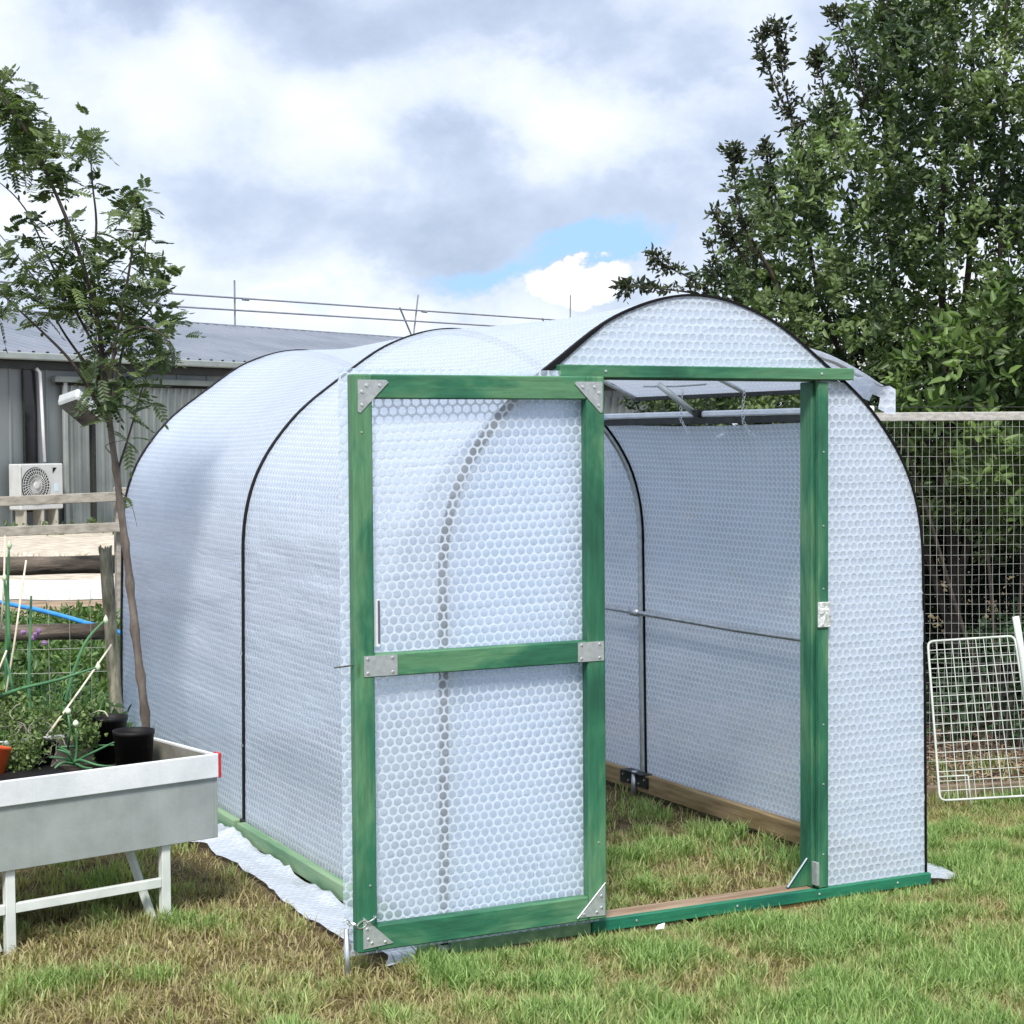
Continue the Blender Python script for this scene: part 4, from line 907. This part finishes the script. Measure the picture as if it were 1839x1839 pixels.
h_ = MB().tube([bil(.0, .145), bil(.30, .145), bil(.31, .14), bil(.31, -.03)], .0042, 6); h_.build('latch_bar', PW, WP, True)
rebase(WP)
pl = MB().tube([at(1824, 1107, dA - .08), at(1836, 1180, dA - .08), at(1866, 1445, dA - .12)], .0155, 10).build('metal_pole', LEGM, None, True)
tag(pl, 'pale metal pole leaning beside the wire panel at the right photo edge', 'pole')
# ------------------------------------------------------------------ near rustic fence at the left
NFE = tag(empty('rustic_fence', atz(216, 1370)), 'rustic fence of dark log rails on a leaning weathered post', 'fence')
LOG = simple('dark_log', (.025, .02, .016), (.19, .155, .12), 9, .9, stretch=(.5, .5, 2.5), bd=.02, bscale=14)
POSTM = simple('weathered_post', (.10, .10, .065), (.36, .34, .25), 14, .9, stretch=(3, 3, .6), bd=.01)
def rough_tube(a, b, r, n=14, k=16, seed=0):
    pts = [a.lerp(b, i / k) for i in range(k + 1)]; return [p + Vector((0, 0, .006 * mnoise.noise(p * 3 + Vector((seed, 0, 0))))) for p in pts], [r * (1 + .10 * mnoise.noise(p * 6 + Vector((seed, 5, 0)))) for p in pts]
pp, rr = rough_tube(at(218, 1400, 9.2), at(189, 985, 9.2), .034, seed=1); rr = [r * (1 + .0 * i) for i, r in enumerate(rr)]
mb = MB().tube(pp, rr, 12)
for i in range(7):
    a = i * .9; q_ = pp[-1] + Vector((.024 * math.cos(a), .024 * math.sin(a), 0)); mb.tube([q_ - Vector((0, 0, .02)), q_ + Vector((.008 * math.cos(a), .008 * math.sin(a), random.uniform(.0, .022)))], [.010, .004], 5)
mb.build('post', POSTM, NFE, True)
for (x0, y0, x1, y1, d_, r) in ((-300, 1022, 206, 1014, 9.32, .046), (-300, 1143, 196, 1134, 9.32, .042)):
    pts, rs = rough_tube(at(x0, y0, d_ - .3), at(x1, y1, d_), r, seed=x0 + y1); MB().tube(pts, rs, 12).build('log_rail', LOG, NFE, True)
wm = MB()
for y_ in (1078, 1165, 1208): wm.tube([at(-200, y_ - 3, 9.22), at(60, y_ + 2, 9.24), at(205, y_ - 3, 9.24)], .0012, 4)
for x_ in range(-180, 200, 38): wm.tube([at(x_, 1060, 9.23), at(x_ + 4, 1300, 9.23)], .0010, 4)
wm.build('wire_mesh', NETM, NFE)
MB().box((-.04, -.04, G - .2), (.04, .04, 1.1), .01, None, tuple(Vector((at(-290, 1100, 9.05).x, at(-290, 1100, 9.05).y, 0)))).build('post', POSTM, NFE)
rebase(NFE)
# far paddock fence
FF = tag(empty('rail_fence', atz(210, 1130)), 'pale two rail timber fence between the gravel yard and the grass', 'fence')
pale = simple('pale_rail_timber', (.22, .205, .175), (.38, .355, .31), 3, .85, stretch=(1.2, 10, 10), bd=.002)
for (ya, yb) in ((905, 891), (958, 946)):
    a = at(-340, ya + 14 * .0 + 10, 15.6); b_ = at(228, yb, 16.0); dv_ = b_ - a; an = math.atan2(dv_.y, dv_.x); pitch = math.atan2(dv_.z, math.hypot(dv_.x, dv_.y))
    MB().box((0, -.02, -.042), (dv_.length, .02, .042), .004, Matrix.Rotation(an, 3, 'Z') @ Matrix.Rotation(-pitch, 3, 'Y'), tuple(a)).build('rail', pale, FF)
for px in (-330, 218):
    p = at(px, 900, 16.08); MB().box((-.05, -.01, G - .2), (.05, .09, p.z + .12), .005, None, (p.x, p.y, 0)).build('post', pale, FF)
rebase(FF)
# blue water pipe
tag(MB().tube(catmull([at(-60, 1062, 11.2), at(0, 1081, 11), at(80, 1098, 10.7), at(155, 1119, 10.4), at(240, 1150, 10.2), at(300, 1240, 10.1)]), .0135, 10).build('water_pipe', simple('blue_pipe', (.02, .22, .62), (.03, .28, .70), 9, .35), None, True), 'bright blue plastic water pipe running down behind the rustic fence', 'pipe')
# ------------------------------------------------------------------ yard strips behind
def strip(name, d0, d1, m, z, wl=-1500, wr=760):
    def gp(px, d): p = CP + (FW + RT * (px - 919.5) / FPX) * d; return (p[0], p[1], z)
    mb = MB(); n = 40; vs = []
    for i in range(n + 1):
        px = wl + (wr - wl) * i / n; vs += [gp(px, d0 + .25 * mnoise.noise(Vector((i * .7, 0, d0)))), gp(px, d1)]
    mb.add(vs, [(2 * i, 2 * i + 2, 2 * i + 3, 2 * i + 1) for i in range(n)]); o = mb.build(name, m); o['kind'] = 'structure'; return o
gravel = simple('cream_gravel', (.34, .29, .22), (.66, .60, .50), 5, .95, bd=.03, bscale=9, detail=12, lo=.3, hi=.7)
strip('gravel_yard', 22.5, 60, gravel, G + .008)
strip('concrete_path', 19.6, 22.5, simple('pale_concrete', (.52, .48, .44), (.66, .62, .58), 2, .9), G + .012)
strip('soil_strip', 17.0, 19.8, simple('pale_soil', (.20, .13, .08), (.36, .27, .18), 3, .95, stretch=(1, 1, 1), bd=.02), G + .004)
st_ = MB()
for i in range(260):
    px = random.uniform(-100, 230); d_ = random.uniform(24.5, 27.5); p = CP + (FW + RT * (px - 919.5) / FPX) * d_; r = random.uniform(.02, .07)
    bm = bmesh.new(); bmesh.ops.create_icosphere(bm, subdivisions=1, radius=r)
    for v in bm.verts: v.co *= random.uniform(.75, 1.2)
    bm.verts.index_update(); st_.add([v.co + Vector((p[0], p[1], G + .01)) for v in bm.verts], [[v.index for v in f.verts] for f in bm.faces]); bm.free()
tag(st_.build('loose_stones', gravel), 'loose pale stones heaped along the edge of the gravel yard', 'stones', kind='stuff')
# weeds and long grass behind the near fence
def band_leaves(n, x0, x1, d0, d1, hmax, ln, wd, c0, c1, seed):
    px = RNG.uniform(x0, x1, n); d = RNG.uniform(d0, d1, n); P3 = CP[None] + (FW[None] + RT[None] * ((px - 919.5) / FPX)[:, None]) * d[:, None]
    hm = hmax * np.clip(.6 + .9 * np.array([mnoise.noise(Vector((p[0] * 1.3, p[1] * 1.3, seed))) for p in P3]), .1, 1.3)
    P3[:, 2] = G + RNG.random(n) ** .8 * hm
    col = np.array(c0) + RNG.random((n, 1)) * (np.array(c1) - np.array(c0))
    return leaf_arrays(P3, rdir(n, .6), rdir(n), RNG.uniform(.6, 1.3, n) * ln, RNG.uniform(.6, 1.3, n) * wd, col)
ws = [band_leaves(9000, -120, 235, 10.2, 16.8, .30, .07, .03, (.04, .085, .025), (.14, .24, .07), 2.), band_leaves(4500, -120, 225, 8.6, 10.2, .42, .05, .028, (.02, .045, .018), (.08, .15, .05), 6.), band_leaves(260, -120, 235, 33.2, 34.6, .22, .14, .05, (.05, .09, .03), (.14, .2, .08), 9.)]
V_, F_, C_ = join([(a, [b], c) for a, b, c in ws]); tag(np_mesh('weed_bank', V_, F_, C_, LEAF), 'rough bank of green weeds behind the rustic fence', 'weeds', kind='stuff')
def blades(name, specs, label, cat, group=None, kind=None, flowers=None):
    Vs, C = [], []; 
    for (px, d_, n, h, spread, c0, c1) in specs:
        b = CP + (FW + RT * (px - 919.5) / FPX) * d_; x = b[0] + RNG.normal(0, spread, n); y = b[1] + RNG.normal(0, spread, n)
        hh = h * RNG.uniform(.55, 1.1, n); th = RNG.uniform(0, 6.28, n); ln = RNG.uniform(.05, .5, n) * hh; w = RNG.uniform(.0025, .006, n)
        dx, dy = np.cos(th) * ln, np.sin(th) * ln; sx, sy = np.sin(th + RNG.normal(0, .6, n)) * w, -np.cos(th) * w
        z0 = np.full(n, G)
        pts = [np.c_[x + dx * t * t, y + dy * t * t, z0 + hh * t * (1 - .12 * t)] for t in (0, .35, .7, 1)]
        sd = np.c_[sx, sy, np.zeros(n)]
        Vs.append(np.stack([pts[0] - sd, pts[0] + sd, pts[1] - sd, pts[1] + sd, pts[2] - sd * .8, pts[2] + sd * .8, pts[3]], 1).reshape(-1, 3))
        C.append(np.repeat(np.array(c0) + RNG.random((n, 1)) * (np.array(c1) - np.array(c0)), 7, 0))
    V_ = np.concatenate(Vs); C_ = np.concatenate(C); i7 = np.arange(len(V_) // 7)[:, None] * 7
    return tag(np_mesh(name, V_, [np.concatenate([i7 + [[0, 1, 3, 2]], i7 + [[2, 3, 5, 4]]]), i7 + [[4, 5, 6]]], C_, GRASS), label, cat, group, kind)
gA, gB = (.05, .12, .03), (.15, .30, .08)
blades('long_grass', [(px, random.uniform(7.9, 8.9), 60, random.uniform(.35, .62), .07, gA, gB) for px in range(-60, 215, 13)], 'tall unmown grass between the trough and the rustic fence', 'long grass', kind='stuff')
ch_ = blades('chive_clump', [(68, 8.3, 130, .72, .05, (.03, .10, .04), (.09, .2, .08))], 'upright chive clump with purple flower heads behind the trough', 'plant')
FLM = simple('purple_flower', (.20, .09, .26), (.42, .26, .46), 60, .8, bd=.01)
for q in ((65, 1140, 8.3), (70, 1133, 8.28), (42, 1136, 8.35), (80, 1155, 8.3), (60, 1146, 8.32)): MB().lathe([(0, -.013), (.010, -.008), (.015, .002), (.010, .011), (0, .013)], at(*q), 9).build('flower_head', FLM, ch_)
blades('iris_clump', [(152, 8.4, 46, .62, .05, (.05, .13, .04), (.14, .28, .1))], 'clump of flat upright leaves just left of the leaning post', 'plant')
# ------------------------------------------------------------------ shed
SO = np.array([4.392, 30.313]); su = np.array([.86875213, .49524715]); sn = np.array([-.49524715, .86875213])
def sh(s, z, off=0.0): p = SO + su * s + sn * off; return Vector((p[0], p[1], z))
SHD = tag(empty('farm_building', sh(10, G)), 'long low grey metal clad farm building with a ribbed pale roof', 'building')
CLAD = simple('grey_cladding', (.13, .155, .165), (.19, .215, .22), 1.3, .55, .1, stretch=(1, 1, .3))
CLAD_D = simple('door_cladding', (.15, .175, .175), (.21, .24, .235), 1.3, .55, .1)
def ribbed(s0, s1, z0, z1, off, pitch, depth, w=.3):
    mb = MB(); prof = []; s = s0
    while s < s1:
        for a, d_ in ((0, 0), (pitch * (1 - w), 0), (pitch * (1 - w) + .012, -depth), (pitch - .012, -depth)):
            if s + a < s1: prof.append((s + a, off + d_))
        s += pitch
    prof.append((s1, off)); vs = []
    for a, o_ in prof: vs += [sh(a, z0, o_), sh(a, z1, o_)]
    return mb.add(vs, [(2 * i, 2 * i + 2, 2 * i + 3, 2 * i + 1) for i in range(len(prof) - 1)])
ribbed(-8, 27.4, G, 3.3, 0, .92, .03, .06).build('wall', CLAD, SHD)
MB().add([sh(27.4, G, 0), sh(27.4, G, 12), sh(27.4, 3.3, 12), sh(27.4, 4.75, 6), sh(27.4, 3.3, 0)], [(0, 1, 2, 3, 4)]).build('wall', CLAD, SHD)
rf = MB(); sN = 100; vs = []
for i in range(sN * 4 + 1):
    s = -8.2 + (i // 4) * .358 + (0, .215, .25, .323)[i % 4]; dz = (0, 0, .09, .09)[i % 4]
    vs += [sh(s, 3.36 + dz, -.22), sh(s, 4.72 + dz, 6), sh(s, 3.36 + dz, 12.2)]
fs = []
for i in range(sN * 4): a = 3 * i; fs += [(a, a + 3, a + 4, a + 1), (a + 1, a + 4, a + 5, a + 2)]
rf.add(vs, fs); rfo = rf.build('roof', simple('roof_sheet', (.19, .22, .27), (.25, .28, .33), .8, .5, .2), SHD)
def sbox(s0, s1, z0, z1, o0, o1, bev=.01): 
    a = math.atan2(su[1], su[0]); return MB().box((s0, o0, z0), (s1, o1, z1), bev, Matrix.Rotation(a, 3, 'Z'), (SO[0], SO[1], 0))
sbox(-8.2, 27.6, 3.27, 3.41, -.36, -.20, .02).build('gutter', simple('gutter_grey', (.24, .28, .28), (.32, .36, .35), 2, .5), SHD)
sbox(-8.2, 27.5, 3.10, 3.255, -.06, -.0, .005).build('eave_shadow', simple('eave_shadow_dark', (.02, .024, .026), (.04, .045, .045), 2, .6), SHD)  # dark strip: the shadow line under the gutter, put in as colour
sbox(-8.2, 27.6, 4.74, 4.80, 5.85, 6.15, .01).build('ridge_cap', simple('ridge_metal', (.2, .22, .26), (.3, .32, .36), 2, .4, .4), SHD)
dr = ribbed(1.55, 5.7, G + .03, 2.86, -.10, .21, .035, .3).build('sliding_door', CLAD_D, SHD)
sbox(1.26, 6.0, 2.86, 2.98, -.19, -.07).build('door_track', simple('track_grey', (.14, .17, .16), (.2, .23, .22), 2, .6), dr)
sbox(1.30, 5.9, 2.80, 2.855, -.15, -.135, 0).build('track_gap', TAPE, dr)
sbox(1.50, 1.60, G, 2.86, -.16, -.09).build('door_edge', simple('door_edge', (.22, .25, .24), (.3, .33, .32), 2, .6), dr)
ribbed(6.4, 27, G + .4, 2.9, -.04, .42, .05, .3).build('wall_panel', CLAD_D, SHD)
w_ = sbox(.57, .90, .3, 3.08, -.045, -.034, 0).build('window', simple('dark_glass', (.006, .007, .008), (.015, .016, .018), 2, .15), SHD)
sbox(.535, .57, .3, 3.10, -.075, -.034, .004).build('window_frame', BLACKM, w_)
rebase(SHD)
cd = MB().tube([sh(.83, 3.12, -.12), sh(.90, 3.04, -.14), sh(.945, 2.2, -.14), sh(.96, 1.28, -.16)], .033, 10).build('white_conduit', simple('white_plastic', (.72, .73, .76), (.8, .81, .84), 5, .4), None, True)
tag(cd, 'white conduit pipe running down the wall to the air conditioner', 'pipe')
# air conditioner
AC = tag(empty('air_conditioner', sh(.6, G, -.4)), 'white outdoor air conditioning unit with a round fan grille by the shed wall', 'air conditioner')
ACW = simple('ac_white', (.48, .50, .50), (.56, .58, .58), 4, .45)
sbox(.05, 1.13, .36, 1.25, -.50, -.16, .02).build('casing', ACW, AC)
fr = Matrix.Rotation(math.atan2(su[1], su[0]), 3, 'Z') @ Matrix.Rotation(R_(90), 3, 'X'); fc = sh(.42, .83, -.502)
g1 = MB().lathe([(0, .001), (.31, .001), (.335, .008), (.345, .02), (.355, .0)], fc, 40, fr); g1.build('fan_recess', simple('fan_dark', (.02, .022, .025), (.04, .042, .045), 5, .6), AC, True)
g2 = MB()
for k in range(34):
    a = 2 * math.pi * k / 34; r0, r1 = .07, .33
    g2.tube([fc + fr @ Vector((r0 * math.cos(a), r0 * math.sin(a), .02)), fc + fr @ Vector((.2 * math.cos(a + .18), .2 * math.sin(a + .18), .03)), fc + fr @ Vector((r1 * math.cos(a + .3), r1 * math.sin(a + .3), .018))], .0055, 4)
for r in (.14, .21, .28, .335): g2.tube([fc + fr @ Vector((r * math.cos(t * .2618), r * math.sin(t * .2618), .024)) for t in range(25)], .005, 4, False)
g2.lathe([(0, .04), (.06, .036), (.07, .02)], fc, 16, fr); g2.build('fan_grille', ACW, AC)
sbox(.055, .075, .47, 1.19, -.512, -.502, .002).build('grille_frame', simple('frame_grey', (.3, .31, .32), (.36, .37, .38), 4, .5), AC)
MB().prism([sh(.86, 1.17, -.503), sh(.96, 1.17, -.503), sh(.86, 1.06, -.503)], tuple(sn * -.004) + (0,)).build('emblem', TAPE, AC)
sbox(.90, 1.0, .70, .86, -.506, -.501, .001).build('label_plate', simple('pale_label', (.45, .62, .70), (.55, .7, .78), 6, .4), AC)
for s in (.18, .62, .98): sbox(s - .03, s + .03, G, .36, -.48, -.22, .005).build('foot', simple('stand_timber', (.35, .33, .28), (.45, .43, .38), 4, .8), AC)
rebase(AC)
# floodlight on a post
FLD = tag(empty('floodlight', sh(1.44, G, -1)), 'grey box floodlight tilted on top of a slim black post', 'floodlight')
sbox(1.40, 1.50, G - .05, 2.02, -1.05, -.95, .01).build('post', BLACKM, FLD)
rt = Matrix.Rotation(math.atan2(su[1], su[0]), 3, 'Z') @ Matrix.Rotation(R_(32), 3, 'Y') @ Matrix.Rotation(R_(-18), 3, 'X')
lo_c = sh(1.06, 2.28, -1.1)
MB().box((-.42, -.26, -.06), (.42, .26, .20), .05, rt, tuple(lo_c)).build('housing', simple('lamp_housing', (.42, .46, .48), (.52, .56, .58), 4, .45, .2), FLD)
MB().box((-.38, -.22, -.075), (.38, .22, -.061), .004, rt, tuple(lo_c)).build('lens', simple('lamp_glass', (.02, .022, .022), (.05, .05, .05), 4, .2), FLD)
rebase(FLD)
# scaffold guard rail on the roof behind
SCF = tag(empty('scaffold_rail', sh(16, 4.3, 8)), 'scaffold tube guard rail with upright posts above the farm building roof', 'scaffolding')
SC = simple('scaffold_tube', (.22, .23, .25), (.32, .33, .35), 3, .5, .4)
def zt(s): return 5.73 + (s - 12.3) * .0137
MB().tube([sh(-4, zt(-4), 8), sh(33, zt(33), 8)], .028, 6).build('top_tube', SC, SCF)
MB().tube([sh(-4, zt(-4) - .34, 8), sh(31, zt(31) - .36, 8)], .028, 6).build('middle_tube', SC, SCF)
for s, z1, ln_ in ((2.0, 6.1, 0), (8.8, 6.15, 0), (15.54, 6.29, 0), (24.25, 6.41, .35), (33.85, 6.99, .05)): 
    MB().tube([sh(s - ln_, 4.0, 8.05), sh(s + ln_ * .4, z1, 8.05)], .028, 6).build('upright', SC, SCF)
    MB().tube([sh(s + .25, zt(s) - .02, 7.97), sh(s + .5, zt(s) - .02, 7.97)], .045, 6).build('coupler', SC, SCF)
MB().tube([sh(23.45, 5.95, 8.1), sh(24.2, 4.9, 8.1)], .03, 6).build('brace', SC, SCF)
MB().tube([sh(32.0, 6.05, 8.1), sh(32.5, 5.3, 8.1)], .03, 6).build('brace', SC, SCF)
rebase(SCF); rebase(TUN)

# ------------------------------------------------------------------ light and sky
SUN_EL, SUN_AZ = R_(52), R_(211)          # azimuth clockwise from +Y: behind and left of the viewer
sd = Vector((math.sin(SUN_AZ) * math.cos(SUN_EL), math.cos(SUN_AZ) * math.cos(SUN_EL), math.sin(SUN_EL)))
sun_d = bpy.data.lights.new('sun', 'SUN'); sun_d.energy = 2.8; sun_d.angle = R_(12); sun_d.color = (1, .95, .88)
sun = bpy.data.objects.new('sun', sun_d); COL.objects.link(sun); sun.rotation_euler = (-sd).to_track_quat('-Z', 'Y').to_euler()
W = bpy.data.worlds.new('World'); S.world = W; W.use_nodes = True; nt = W.node_tree
for n in list(nt.nodes): nt.nodes.remove(n)
wo = N(nt, 'ShaderNodeOutputWorld'); bg = N(nt, 'ShaderNodeBackground'); bg.inputs[1].default_value = .1; L(nt, bg.outputs[0], wo.inputs[0])
sky = N(nt, 'ShaderNodeTexSky', sky_type='NISHITA'); sky.sun_disc = False; sky.sun_elevation = SUN_EL; sky.sun_rotation = SUN_AZ
tc = N(nt, 'ShaderNodeTexCoord'); dirv = tc.outputs['Generated']
wv = mapped(nt, dirv, (1, 1, 1.45))
n1 = noise(nt, wv, 6.5, 12, .55, .2); n2 = noise(nt, wv, 17, 12, .62, .3); n3 = noise(nt, wv, 2.1, 4, .5)
val = mth(nt, 'ADD', mth(nt, 'MULTIPLY', mth(nt, 'SUBTRACT', n1.outputs['Fac'], .5), 1.5), mth(nt, 'MULTIPLY', mth(nt, 'SUBTRACT', n2.outputs['Fac'], .5), .45))
warp = N(nt, 'ShaderNodeVectorMath', operation='ADD')
wn = noise(nt, wv, 9, 6, .6); sc_ = N(nt, 'ShaderNodeVectorMath', operation='SCALE'); sb = N(nt, 'ShaderNodeVectorMath', operation='SUBTRACT'); L(nt, wn.outputs['Color'], sb.inputs[0]); sb.inputs[1].default_value = (.5, .5, .5)
L(nt, sb.outputs[0], sc_.inputs[0]); sc_.inputs[3].default_value = .11; L(nt, dirv, warp.inputs[0]); L(nt, sc_.outputs[0], warp.inputs[1])
def blob(px, py, rx, ry, soft=1.0):
    """soft mask round a fixed compass direction in the sky"""
    d0 = ray(px, py); d0 = d0 / np.linalg.norm(d0)
    h = np.array([d0[1], -d0[0], 0]); h /= np.linalg.norm(h); u_ = np.cross(h, d0)
    s = N(nt, 'ShaderNodeVectorMath', operation='SUBTRACT'); L(nt, warp.outputs[0], s.inputs[0]); s.inputs[1].default_value = tuple(d0)
    a = N(nt, 'ShaderNodeVectorMath', operation='DOT_PRODUCT'); L(nt, s.outputs[0], a.inputs[0]); a.inputs[1].default_value = tuple(h * FPX / rx)
    b = N(nt, 'ShaderNodeVectorMath', operation='DOT_PRODUCT'); L(nt, s.outputs[0], b.inputs[0]); b.inputs[1].default_value = tuple(u_ * FPX / ry)
    c = N(nt, 'ShaderNodeVectorMath', operation='DOT_PRODUCT'); L(nt, s.outputs[0], c.inputs[0]); c.inputs[1].default_value = tuple(d0 * 3)
    r2 = mth(nt, 'ADD', mth(nt, 'ADD', mth(nt, 'POWER', mth(nt, 'ABSOLUTE', a.outputs['Value']), 2), mth(nt, 'POWER', mth(nt, 'ABSOLUTE', b.outputs['Value']), 2)), mth(nt, 'POWER', mth(nt, 'ABSOLUTE', c.outputs['Value']), 2))
    return mth(nt, 'POWER', 2.718, mth(nt, 'MULTIPLY', r2, -soft))
for px, py, rx, ry, k in ((700, 430, 330, 110, -.42), (1180, 360, 200, 90, -.30), (560, 100, 190, 100, -.36), (200, 40, 160, 60, -.14), (820, 300, 160, 60, -.2), (900, 40, 160, 60, -.2), (1250, 90, 110, 60, -.20), (420, 330, 260, 60, -.12), (250, 30, 100, 50, -.10), (60, 260, 160, 60, -.14), (1000, 60, 120, 60, -.05),
                          (330, 150, 130, 80, .22), (950, 210, 170, 90, .28), (70, 110, 160, 90, .14), (60, 400, 200, 70, .30), (700, 200, 120, 100, .12), (1150, 180, 130, 60, .16), (600, 570, 300, 50, .22), (330, 470, 150, 40, .18), (1450, 200, 150, 100, .1)):
    val = mth(nt, 'ADD', val, mth(nt, 'MULTIPLY', blob(px, py, rx, ry), k))
val = mth(nt, 'ADD', mth(nt, 'MULTIPLY', val, 1.05), .53)
cr = ramp(nt, val, [(.05, (.30, .36, .48)), (.30, (.40, .46, .58)), (.52, (.54, .59, .70)), (.75, (.64, .67, .75)), (1.0, (.74, .755, .80))])
cum = mth(nt, 'ADD', blob(1040, 508, 85, 30, 1.3), blob(1000, 515, 60, 18, 1.0))
blue = ramp(nt, mth(nt, 'SUBTRACT', mth(nt, 'ADD', mth(nt, 'ADD', blob(1060, 450, 130, 42), mth(nt, 'MULTIPLY', blob(880, 505, 130, 34), .62)), mth(nt, 'MULTIPLY', blob(520, 560, 260, 40), .30)), mth(nt, 'MULTIPLY', cum, 1.1)), [(.22, 0.0), (.55, 1.0)])
skyc = mixc(nt, blue.outputs[0], cr.outputs[0], (.27, .45, .72))
cumr = ramp(nt, mth(nt, 'ADD', cum, mth(nt, 'MULTIPLY', mth(nt, 'SUBTRACT', n2.outputs['Fac'], .5), .5)), [(.24, 0.0), (.40, .55), (.70, 1.0)])
skyc = mixc(nt, cumr.outputs[0], skyc, (.80, .81, .84))
sc2 = N(nt, 'ShaderNodeVectorMath', operation='SCALE'); L(nt, skyc, sc2.inputs[0]); sc2.inputs[3].default_value = 8.9
fin = mixc(nt, .92, sky.outputs[0], sc2.outputs[0]); L(nt, fin, bg.inputs[0])

S.view_settings.view_transform = 'Standard'; S.view_settings.look = 'None'; S.view_settings.gamma = 1; S.view_settings.exposure = .84
S.cycles.max_bounces = 8; S.cycles.transparent_max_bounces = 20; S.cycles.use_denoising = True; S.cycles.sample_clamp_indirect = 6
S.render.film_transparent = False
